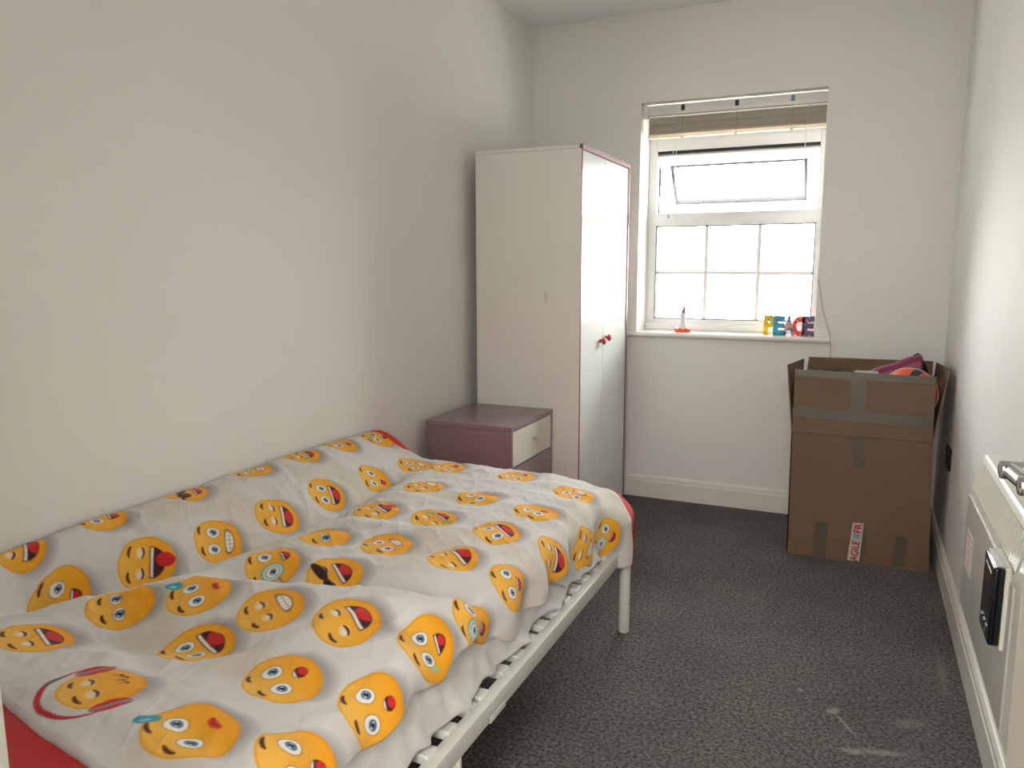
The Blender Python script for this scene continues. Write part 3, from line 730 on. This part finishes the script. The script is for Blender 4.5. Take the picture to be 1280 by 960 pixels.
        for (x, y, r) in ((-.62, -.1, .09), (-.72, -.32, .07), (.6, -.2, .08), (.70, -.02, .06), (-.5, -.28, .06)): put(ell(x, y, r, r * 1.3), (120, 176, 110))
    elif k == 'angry': eye(-.36, .14, red=True); eye(.36, .14, red=True); brows(.55, .08); teethm(0, -.42, .46, .17)
    elif k == 'neutral': eye(-.36, .10, .24, .16); eye(.36, .10, .24, .16); brows(.52)
    elif k == 'monocle':
        eye(.36, .20); put(ell(-.36, .12, .36, .40), (118, 148, 150)); put(ell(-.36, .12, .32, .36), (186, 214, 210)); eye(-.36, .12, .20, .22); brows(.70); openm(.12, -.44, .26, .26)
        put(np.maximum(np.abs(q + .02 - (p + .7) * .2) - .04, np.abs(p + .85) - .20), (140, 140, 140))
    elif k == 'phones':
        closed(-.34, .20); closed(.34, .20); brows(.58)
        put(arc(0, .10, 1.22, .15, math.pi - .15, .07), (186, 40, 52)); put(arc(0, .10, 1.22, .5, .95, .08), (96, 92, 94))
        for s in (-1, 1): put(ell(s * 1.02, -.02, .24, .44), (206, 40, 46)); put(np.maximum(np.abs(p - s * 1.02) - .07, np.abs(q + .02) - .44), (140, 134, 134))
        for (x, y) in ((-.12, -.44), (.08, -.40), (.24, -.50), (.38, -.42)): put(ell(x, y - .08, .06, .045, .3), (110, 62, 20)); put(np.maximum(np.abs(p - x - .05) - .015, np.abs(q - y) - .10), (110, 62, 20))
    elif k == 'shades':
        for s in (-1, 1): put(ell(s * .40, .20, .36, .28), (44, 26, 28))
        put(np.maximum(np.abs(q - .30) - .06, np.abs(p) - .95), (44, 26, 28)); openm(0, -.40, .46, .30)
    elif k == 'tache':
        closed(-.36, .22); closed(.36, .22)
        for s in (-1, 1): put(ell(s * .42, .40, .46, .17, s * .25), (52, 30, 32))
        openm(0, -.22, .54, .40)

FACES = [
    (-0.783, 1.038, 0.066, -0.55, 'laugh'),
    (-0.756, 1.249, 0.066, -0.55, 'wide'),
    (-0.739, 1.509, 0.066, -0.55, 'shades'),
    (-0.735, 1.762, 0.066, -0.55, 'teeth'),
    (-0.715, 1.974, 0.066, -0.55, 'sick'),
    (-0.704, 2.17, 0.066, -0.55, 'wide'),
    (-0.65, 2.369, 0.066, -0.55, 'small'),
    (-0.619, 1.06, 0.069, -0.55, 'wide'),
    (-0.569, 1.249, 0.069, -0.55, 'tongue'),
    (-0.533, 1.437, 0.069, -0.55, 'teeth'),
    (-0.514, 1.651, 0.069, -0.55, 'laugh'),
    (-0.514, 1.875, 0.069, -0.55, 'grin'),
    (-0.495, 2.125, 0.069, -0.55, 'small'),
    (-0.45, 2.338, 0.066, -0.55, 'angry'),
    (-0.328, 2.367, 0.066, -0.55, 'wide'),
    (-0.374, 0.861, 0.069, -0.35, 'laugh'),
    (-0.378, 1.047, 0.069, -0.55, 'neutral'),
    (-0.253, 1.142, 0.069, -0.55, 'sweat'),
    (-0.259, 1.368, 0.069, -0.55, 'monocle'),
    (-0.248, 1.559, 0.069, -0.55, 'neutral'),
    (-0.246, 1.797, 0.069, -0.55, 'tongue'),
    (-0.246, 2.066, 0.069, -0.55, 'teethc'),
    (-0.045, 2.057, 0.069, -0.55, 'small'),
    (-0.047, 2.352, 0.066, -0.55, 'wide'),
    (0.193, 2.274, 0.069, -0.55, 'angry'),
    (-0.091, 0.787, 0.069, -0.5, 'phones'),
    (-0.129, 1.016, 0.072, -0.35, 'grin'),
    (-0.069, 1.157, 0.07, -0.55, 'teethc'),
    (-0.1, 1.407, 0.07, -0.55, 'tache'),
    (-0.079, 1.598, 0.07, -0.55, 'angry'),
    (-0.073, 1.832, 0.069, -0.55, 'sick'),
    (0.136, 1.811, 0.069, -0.55, 'grin'),
    (0.164, 2.026, 0.069, -0.55, 'small'),
    (0.127, 0.767, 0.072, -0.35, 'sweat'),
    (0.109, 0.987, 0.072, -0.55, 'small'),
    (0.101, 1.188, 0.072, -0.55, 'laugh'),
    (0.272, 1.236, 0.07, -0.55, 'cry'),
    (0.306, 1.398, 0.068, -0.55, 'monocle'),
    (0.291, 1.601, 0.066, -0.55, 'wide'),
    (0.121, 1.591, 0.069, -0.55, 'laugh'),
    (0.314, 1.854, 0.069, -0.55, 'laugh'),
    (0.365, 2.084, 0.066, -0.55, 'teethc'),
    (0.396, 2.288, 0.064, -0.55, 'monocle'),
    (0.285, 0.831, 0.072, -0.55, 'small'),
    (0.28, 1.035, 0.072, -0.55, 'small'),
]


def build_duvet():
    P, A, B = duvet_surface()
    NV, NU = P.shape[:2]
    Af, Bf = A.reshape(-1), B.reshape(-1)
    C = np.tile(np.array((214., 210., 208.)), (len(Af), 1))
    be = sst(.50, .70, vnoise(Af * 7 + 20, Bf * 7 + 3, 21)) * .55
    blend(C, np.arange(len(Af)), be, (209, 197, 182))
    for (a0, b0, Rf, rot, kind) in FACES: draw_face(C, Af, Bf, a0, b0, Rf, rot, kind)
    blend(C, np.arange(len(Af)), sst(2.476, 2.479, Bf + .060 * sst(.26, .40, Af) + .070 * (1 - sst(-.62, -.44, Af))), (206, 36, 40))          # red reverse showing past the foot seam
    # turned-under edges so the duvet reads as a thick padded cover
    rim = P[:, -1]; inner = []
    for (dx, dz) in ((-.004, -.006), (-.012, -.008), (-.020, -.002), (-.024, .006), (-.034, .010)): inner.append(rim + np.array((dx, 0, dz)))
    P2 = np.concatenate([P, np.stack(inner, 1)], 1); C2 = C.reshape(NV, NU, 3); C2 = np.concatenate([C2, np.repeat(C2[:, -1:], 5, 1)], 1)
    top = P2[0]; rows = [top + np.array((0, dy, dz)) for (dy, dz) in ((.030, -.030), (.010, -.030), (-.002, -.022), (-.006, -.010))]
    P2 = np.concatenate([np.stack(rows, 0), P2], 0); C2 = np.concatenate([np.repeat(C2[:1], 4, 0), C2], 0)
    bot = P2[-1]; rows = [bot + np.array((0, dy, dz)) for (dy, dz) in ((-.004, -.006), (-.014, -.006), (-.018, .010), (-.018, .06))]
    P2 = np.concatenate([P2, np.stack(rows, 0)], 0); C2 = np.concatenate([C2, np.repeat(C2[-1:], 4, 0)], 0)
    me = grid_mesh('duvet', P2)
    cs = C2.reshape(-1, 3) / 255.; li = np.where(cs <= .04045, cs / 12.92, ((cs + .055) / 1.055) ** 2.4)
    at_ = me.color_attributes.new('print', 'FLOAT_COLOR', 'POINT')
    at_.data.foreach_set('color', np.concatenate([li, np.ones((len(li), 1))], 1).astype(np.float32).reshape(-1))
    m = bpy.data.materials.new('printed_cotton'); m.use_nodes = True; nt = m.node_tree; nt.nodes.clear()
    out = nt.nodes.new('ShaderNodeOutputMaterial'); bs = nt.nodes.new('ShaderNodeBsdfPrincipled'); nt.links.new(bs.outputs[0], out.inputs[0])
    an = nt.nodes.new('ShaderNodeAttribute'); an.attribute_name = 'print'; nt.links.new(an.outputs['Color'], bs.inputs['Base Color'])
    bs.inputs['Roughness'].default_value = .8; bs.inputs['Specular IOR Level'].default_value = .25; bs.inputs['Sheen Weight'].default_value = .1
    tc = nt.nodes.new('ShaderNodeTexCoord'); n2 = nt.nodes.new('ShaderNodeTexNoise'); n2.inputs['Scale'].default_value = 60; n2.inputs['Detail'].default_value = 5; nt.links.new(tc.outputs['Object'], n2.inputs['Vector'])
    bp = nt.nodes.new('ShaderNodeBump'); bp.inputs['Strength'].default_value = .12; bp.inputs['Distance'].default_value = .004; nt.links.new(n2.outputs['Fac'], bp.inputs['Height']); nt.links.new(bp.outputs[0], bs.inputs['Normal'])
    o = link_mesh('duvet', me, m, None, True, origin=(-1.19, 1.6, .49))
    tag(o, 'white duvet printed with yellow cartoon faces, red on its reverse, spread over the bed', 'duvet')
build_duvet()


# ------------------------------------------------------------------ cardboard box
def card_mat():
    m = mat('brown_cardboard', (118, 93, 72), .75, var=.05, vscale=5, bump=.05, bscale=60); return m
M_card = card_mat(); M_card_in = mat('brown_cardboard_inside', (166, 134, 104), .8, var=.04)
M_tape = mat('brown_parcel_tape', (98, 87, 74), .30, var=.03, vscale=20)
bxo = empty('cardboard_box', (.04, 3.73, 0), 'tall brown cardboard box with raised flaps and parcel tape by the wall', 'box')
KX0, KX1, KY0, KY1, KF = -.237, .326, 3.500, 3.955, .552
TX0, TX1 = -.243, .302       # slightly squeezed at the fold
def hexa(name, quad_o, quad_i, m, parent):
    me = bpy.data.meshes.new(name)
    vs = list(quad_o) + list(quad_i)
    me.from_pydata(vs, [], [(0, 1, 2, 3), (7, 6, 5, 4), (0, 4, 5, 1), (1, 5, 6, 2), (2, 6, 7, 3), (3, 7, 4, 0)]); me.update()
    bm = bmesh.new(); bm.from_mesh(me); bmesh.ops.recalc_face_normals(bm, faces=list(bm.faces)); bm.to_mesh(me); bm.free()
    return link_mesh(name, me, m, parent)
c = .005
def wall_quad(a, b_, z0, z1, at, bt, inn):
    qo = [(a[0], a[1], z0), (b_[0], b_[1], z0), (bt[0], bt[1], z1), (at[0], at[1], z1)]
    qi = [(x + inn[0] * c, y + inn[1] * c, z) for x, y, z in qo]
    return qo, qi
FL, FR_, BL_, BR_ = (KX0, KY0), (KX1, KY0 + .006), (KX0, KY1), (KX1, KY1)
FLt, FRt, BLt, BRt = (TX0, KY0), (TX1, KY0), (TX0 + .004, KY1), (TX1 + .012, KY1)
front = hexa('front_panel', *wall_quad(FL, FR_, 0, KF, FLt, FRt, (0, 1)), M_card, bxo)
hexa('side_panel', *wall_quad(FR_, BR_, 0, KF, FRt, BRt, (-1, 0)), M_card, bxo)
hexa('back_panel', *wall_quad(BR_, BL_, 0, KF, BRt, BLt, (0, -1)), M_card, bxo)
hexa('side_panel', *wall_quad(BL_, FL, 0, KF, BLt, FLt, (1, 0)), M_card, bxo)
b = MB(); b.box((KX0, KY0, .0), (KX1, KY1, .006)); b.build('bottom_panel', M_card, bxo)
# flaps: lists of corner points bottom a, bottom b, top b, top a
def flap(pa, pb, tb, ta, nrm, m=M_card):
    qo = [pa, pb, tb, ta]; qi = [(x + nrm[0] * c, y + nrm[1] * c, z + nrm[2] * c) for x, y, z in qo]
    return hexa('flap', qo, qi, m, bxo)
f_front = flap((TX0 + .002, KY0 - .004, KF + .002), (TX1 - .002, KY0 - .004, KF + .002), (.296, KY0 + .008, .822), (-.240, KY0, .826), (0, 1, 0))
flap((TX0, KY1, KF), (TX0, KY0, KF), (-.276, KY0 + .010, .846), (-.238, KY1 - .01, .826), (1, 0, 0))
flap((TX1, KY0 + .004, KF), (TX1 + .012, KY1, KF), (.331, KY1 - .03, .836), (.350, KY0 + .06, .850), (-1, 0, 0))
flap((TX1 + .012, KY1, KF), (TX0 + .004, KY1, KF), (-.214, KY1 + .022, .832), (.318, KY1 + .022, .836), (0, -1, 0))
# parcel tape, thin strips lying on the front panel and flap
def front_pt(x, z, off):
    """point on the front of the box; the flap leans back very slightly"""
    if z <= KF: return (x, KY0 + .006 * (1 - z / KF) * max(0, (x - KX0) / (KX1 - KX0)) - off, z)
    return (x, KY0 - .004 + .010 * (z - KF) / .27 * (.4 + .6 * (x - TX0) / .54) - off, z)
def strip(name, corners, parent, m, off=.0012):
    qo = [front_pt(x, z, off) for x, z in corners]; qi = [(x, y + .0010, z) for x, y, z in qo]
    return hexa(name, qo, qi, m, parent)
strip('tape', [(-.242, .797), (.297, .790), (.296, .8225), (-.241, .8265)], f_front, M_tape)
strip('tape', [(-.243, .620), (.298, .612), (.298, .662), (-.2425, .668)], f_front, M_tape)
strip('tape', [(-.012, KF), (.043, KF), (.043, .797), (-.018, .797)], f_front, M_tape, .0020)
strip('tape', [(.012, .418), (.060, .418), (.046, KF), (-.010, KF)], front, M_tape)
strip('tape', [(-.126, .0), (-.074, .0), (-.073, .160), (-.125, .158)], front, M_tape)
strip('tape', [(.180, .0), (.228, .0), (.242, .141), (.194, .140)], front, M_tape)
strip('tape', [(.040, .0), (.078, .0), (.082, .150), (.05, .150)], front, M_tape)
fr = strip('fragile_tape', [(.012, .0), (.060, .0), (.068, .178), (.025, .176)], front, mat('white_label_tape', (196, 188, 180), .35), .0024)
fr['label'] = 'white tape printed AGILE FR in red'
M_rt = mat('red_print', (176, 30, 44), .4)
def vtext(s, xc, zc_, length, height, parent):
    me = text_mesh(s, .05, 0.0004, offset=.0012)
    co = np.array([v.co[:] for v in me.vertices]); w = np.ptp(co[:, 0]); h_ = np.ptp(co[:, 1]); mx_ = (co[:, 0].max() + co[:, 0].min()) / 2; my_ = (co[:, 1].max() + co[:, 1].min()) / 2
    for v in me.vertices:
        x, y, z = v.co; t_ = (x - mx_) / w * length; u_ = (y - my_) / h_ * height
        zz = zc_ + t_; xx = xc - u_ + .055 * t_
        p = front_pt(xx, zz, .0030); v.co = (p[0], p[1] - z, p[2])
    bm = bmesh.new(); bm.from_mesh(me); bmesh.ops.recalc_face_normals(bm, faces=list(bm.faces)); bm.to_mesh(me); bm.free()
    return link_mesh('lettering', me, M_rt, parent)
vtext('AGILE', .040, .050, .090, .030, fr); vtext('FR', .047, .154, .042, .030, fr)
strip('print_block', [(.030, .106), (.056, .106), (.057, .128), (.032, .128)], fr, mat('grey_print', (150, 152, 156), .4), .0030)

# things packed in the box
M_orange = mat('orange_panel', (238, 84, 48), .4, var=.03)
ball = empty('sports_ball', (.205, 3.628, .616), 'orange ball with black and pale stripes sticking out of the box', 'ball')
Rb = .112; bc_ = Vector((.207, 3.628, .730))
bm = bmesh.new(); bmesh.ops.create_uvsphere(bm, u_segments=64, v_segments=48, radius=Rb)
me = bpy.data.meshes.new('ball'); bm.to_mesh(me); bm.free(); me.transform(Matrix.Rotation(.5, 4, 'Y') @ Matrix.Rotation(.9, 4, 'X'))
m = mat('ball_skin', (238, 84, 48), .4)
nt = m.node_tree; bs = nt.nodes[m['bsdf']]; tc = nt.nodes.new('ShaderNodeTexCoord'); wv = nt.nodes.new('ShaderNodeTexWave'); wv.bands_direction = 'X'; wv.inputs['Scale'].default_value = 3.1; wv.inputs['Distortion'].default_value = .0; wv.inputs['Phase Offset'].default_value = 1.9
mp = nt.nodes.new('ShaderNodeMapping'); mp.inputs['Rotation'].default_value = (0, .35, .55); nt.links.new(tc.outputs['Object'], mp.inputs['Vector']); nt.links.new(mp.outputs[0], wv.inputs['Vector'])
rp = nt.nodes.new('ShaderNodeValToRGB'); rp.color_ramp.interpolation = 'CONSTANT'; el = rp.color_ramp.elements
el[0].position = 0; el[0].color = (*lin((48, 44, 52)), 1); el[1].position = .16; el[1].color = (*lin((214, 150, 128)), 1); q = el.new(.22); q.color = (*lin((240, 82, 46)), 1)
nt.links.new(wv.outputs['Fac'], rp.inputs[0]); nt.links.new(rp.outputs[0], bs.inputs['Base Color'])
me.transform(Matrix.Translation(bc_)); link_mesh('ball_shell', me, m, ball, True)
b = MB(); pts = [bc_ + Rb * 1.0 * Vector((math.cos(a), .34 * math.sin(a) * 0 - .25 + .1 * math.sin(a), math.sin(a))).normalized() for a in np.linspace(0, 2 * math.pi, 40)]
b.tube(pts, .0028, 6); b.build('seam', mat('pale_seam', (206, 196, 196), .5), ball, True)

def lump(name, xr, yr, top, zbase, nu, nv, m, label, cat):
    """soft heap: a height field closed by sides and a flat underside"""
    U, V = np.meshgrid(np.linspace(0, 1, nu), np.linspace(0, 1, nv))
    X = xr[0] + U * (xr[1] - xr[0]); Y = yr[0] + V * (yr[1] - yr[0])
    edge = np.minimum(np.minimum(U, 1 - U), np.minimum(V, 1 - V)); rnd = np.sqrt(np.clip(1 - (1 - np.clip(edge / .04, 0, 1)) ** 2, 0, 1))
    T = top(U, V); Zt = T - (1 - rnd) * np.minimum(.025, (T - zbase) * .6)
    bm = bmesh.new()
    me1 = grid_mesh('t', np.stack([X, Y, Zt], -1)); bm.from_mesh(me1); bpy.data.meshes.remove(me1)
    bd = [e for e in bm.edges if e.is_boundary]
    r = bmesh.ops.extrude_edge_only(bm, edges=bd)
    for v in r['geom']:
        if isinstance(v, bmesh.types.BMVert): v.co.z = zbase
    bmesh.ops.holes_fill(bm, edges=[e for e in bm.edges if e.is_boundary])
    bmesh.ops.recalc_face_normals(bm, faces=list(bm.faces))
    me = bpy.data.meshes.new(name); bm.to_mesh(me); bm.free()
    return tag(link_mesh(name, me, m, None, True), label, cat)
M_maroon = mat('maroon_satin', (132, 26, 72), .4, var=.12, vscale=14, sheen=.3)
lump('maroon_garment', (.000, .262), (3.752, 3.815), lambda U, V: .780 + .112 * U - .02 * (2 * V - 1) ** 2 + .003 * np.sin(U * 16 + V * 4), .617, 50, 16, M_maroon, 'dark maroon shiny garment folded in a peak in the box', 'clothing')
M_blk = mat('black_fabric', (26, 25, 28), .8, var=.2, vscale=20)
lump('black_bag', (.13, .294), (3.825, 3.935), lambda U, V: .805 + .062 * np.exp(-((U - .72) / .22) ** 2) - .05 * np.clip(U - .75, 0, 1) * 2 + .012 * vnoise(U * 8, V * 5, 4), .617, 40, 24, M_blk, 'black fabric bag behind the maroon garment in the box', 'bag')
lump('clothes_heap', (-.228, .296), (3.508, 3.945), lambda U, V: .590 + (.158 + .044 * vnoise(U * 16, V * 6, 11) + .016 * vnoise(U * 40, V * 18, 5)) * (1 - sst(.38, .43, U)) , .008, 110, 70, M_blk, 'heap of crumpled black clothes filling the cardboard box', 'clothes')
b = MB(); b.box((-.008, 3.535, .806), (.088, 3.660, .812), .002); b.box((-.004, 3.545, .812), (.086, 3.655, .817), .002)
tag(b.build('plastic_wallet', mat('grey_green_plastic', (138, 146, 138), .3, var=.1, vscale=30)), 'grey green plastic wallet lying on the clothes in the box', 'wallet')

# ------------------------------------------------------------------ socket on the right wall
so_ = empty('wall_socket', (R, 3.562, .484), 'dark metal wall socket behind the cardboard box', 'socket')
M_sock = mat('dark_socket_plate', (46, 42, 44), .3, .6)
b = MB(); b.box((R - .008, 3.495, .440), (R, 3.630, .527), .002); b.build('plate', M_sock, so_)
for y in (3.530, 3.597):
    b = MB(); b.box((R - .013, y - .010, .497), (R - .007, y + .010, .515), .002); b.build('switch', mat('black_switch', (22, 22, 24), .4), so_)
    b = MB(); b.box((R - .010, y - .014, .455), (R - .007, y + .014, .485), .001); b.build('outlet', mat('black_switch', (22, 22, 24), .4), so_)

# ------------------------------------------------------------------ panel heater
ht = empty('panel_heater', (R, 1.785, .42), 'white electric panel heater on the wall with slanted grille', 'heater')
HY0, HY1, HX = 1.447, 2.122, .272
M_heat = mat('heater_white_enamel', (222, 220, 210), .3, var=.012)
M_heat_p = mat('heater_front_satin', (196, 194, 186), .22, var=.01)
prof = [(R - .012, .420), (HX + .012, .420), (HX, .432), (HX, .722), (HX + .021, .808), (HX + .026, .815), (R - .012, .815)]
b = MB(); b.prism(prof, HY0, HY1, 'Y')
bmesh.ops.bevel(b.bm, geom=[e for e in b.bm.edges if abs(e.verts[0].co.y - e.verts[1].co.y) < 1e-6], offset=.007, segments=3, profile=.6, affect='EDGES')
b.build('case', M_heat, ht, True)
b = MB(); b.box((HX - .0035, HY0 + .055, .442), (HX + .002, HY1 - .004, .712), .0015); b.build('front_panel', M_heat_p, ht, True)
# slanted grille: flat grey strip paints the slot's shade behind thin vertical fins
def slant(z): return HX + .021 * (z - .722) / .086
b = MB(); za, zb = .735, .797
gy0, gy1 = HY0 + .075, HY1 - .022
hx = lambda z, o: slant(z) - o
hexa('grille_shade_strip', [(hx(za, .0006), gy0, za), (hx(za, .0006), gy1, za), (hx(zb, .0006), gy1, zb), (hx(zb, .0006), gy0, zb)], [(hx(za, -.001), gy0, za), (hx(za, -.001), gy1, za), (hx(zb, -.001), gy1, zb), (hx(zb, -.001), gy0, zb)], mat('grille_shadow_grey', (120, 116, 106), .7), ht)
b.bm.free(); b = MB()
k = 0; y = gy0
while y < gy1:
    t = bmesh.new(); w = .0042
    vs = [t.verts.new(p) for p in ((hx(za, .0035), y, za), (hx(za, .0035), y + w, za), (hx(zb, .0035), y + w, zb), (hx(zb, .0035), y, zb), (hx(za, 0), y, za), (hx(za, 0), y + w, za), (hx(zb, 0), y + w, zb), (hx(zb, 0), y, zb))]
    for f in ((0, 1, 2, 3), (4, 7, 6, 5), (0, 4, 5, 1), (1, 5, 6, 2), (2, 6, 7, 3), (3, 7, 4, 0)): t.faces.new([vs[i] for i in f])
    bmesh.ops.recalc_face_normals(t, faces=list(t.faces)); b.merge(t); y += .0125
tag(b.build('grille_fins', M_heat, ht), kind='stuff')
ct = MB(); ct.box((HX - .010, 1.535, .580), (HX, 1.650, .735), .003); ct.build('control_base', M_heat, ht)
ct = MB(); ct.box((HX - .028, 1.538, .585), (HX - .009, 1.646, .732), .006, 3); ctrl = ct.build('control_unit', mat('black_gloss_plastic', (18, 18, 22), .12), ht, True)
ct = MB(); ct.box((HX - .024, 1.541, .7305), (HX - .010, 1.643, .7345), .001); ct.build('chrome_strip', M_chrome, ctrl)
ct = MB(); ct.box((HX - .0292, 1.555, .64), (HX - .0275, 1.63, .715), .0005); ct.build('display', mat('display_glass', (34, 34, 40), .05), ctrl)
for i in range(3):
    ct = MB(); ct.box((HX - .030, 1.556 + i * .028, .600), (HX - .0275, 1.574 + i * .028, .614), .001); ct.build('button', mat('dark_button', (50, 50, 54), .3), ctrl)
st = MB(); st.box((HX - .0042, 1.985, .545), (HX - .0034, 2.080, .640)); sk = st.build('sticker', mat('pale_sticker', (206, 202, 198), .4), ht)
st = MB()
for i in range(5):
    for j in range(2):
        if (i * 2 + j) in (3,): continue
        st.box((HX - .0047, 1.998 + j * .040, .556 + i * .017), (HX - .0042, 2.030 + j * .036, .565 + i * .017))
st.build('sticker_print', mat('faded_red_print', (200, 156, 152), .5), sk)

# ------------------------------------------------------------------ open door with a chrome lever handle
hinge = Vector((.285, .30, 0)); tip = Vector((.204, 1.080, 0)); dv = (tip - hinge); DLEN = dv.length
ang = math.atan2(dv.y, dv.x)
Md = Matrix.Translation(hinge) @ Matrix.Rotation(ang, 4, 'Z')
b = MB(); b.box((0, -.036, .008), (DLEN, 0, 1.99), .002)
door = b.build('door_1', mat('door_satin_paint', (206, 198, 184), .4, var=.01), M=Md); tag(door, 'open white painted door standing along the right wall', kind='structure')
# in this frame local +y points to the bed side (camera side face)
nrm = Vector((-dv.y, dv.x, 0)).normalized(); axd = dv.normalized()
face = hinge + axd * (DLEN - .060); face.z = 1.030
Z_ = Vector((0, 0, 1))
b = MB(); b.lathe([(0, 0), (.026, 0), (.026, .006), (.023, .009), (0, .009)], face, axis=nrm, n=28); hnd = b.build('rose', M_chrome, door, True)
p1 = face + nrm * .043; p2 = p1 - axd * .070; p3 = p2 - nrm * .036
b = MB(); b.cyl(face, p1 + nrm * .010, .0105, bev=.001); b.cyl(p1 + axd * .004, p2 - axd * .004, .0095, n=20); b.cyl(p2 + nrm * .010, p3, .0105, bev=.0015)
b.build('lever_handle', M_chrome, door, True)
# door lining around the doorway
b = MB()
b.box((DX0 - .0, .12, 0), (DX0 + .02, NEAR + .005, DZ)); b.box((DX1 - .0, .12, 0), (DX1 + .02, NEAR + .005, DZ)); b.box((DX0, .12, DZ - .02), (DX1, NEAR + .005, DZ))
tag(b.build('trim_2', M_trim), 'white door lining around the doorway', kind='structure')
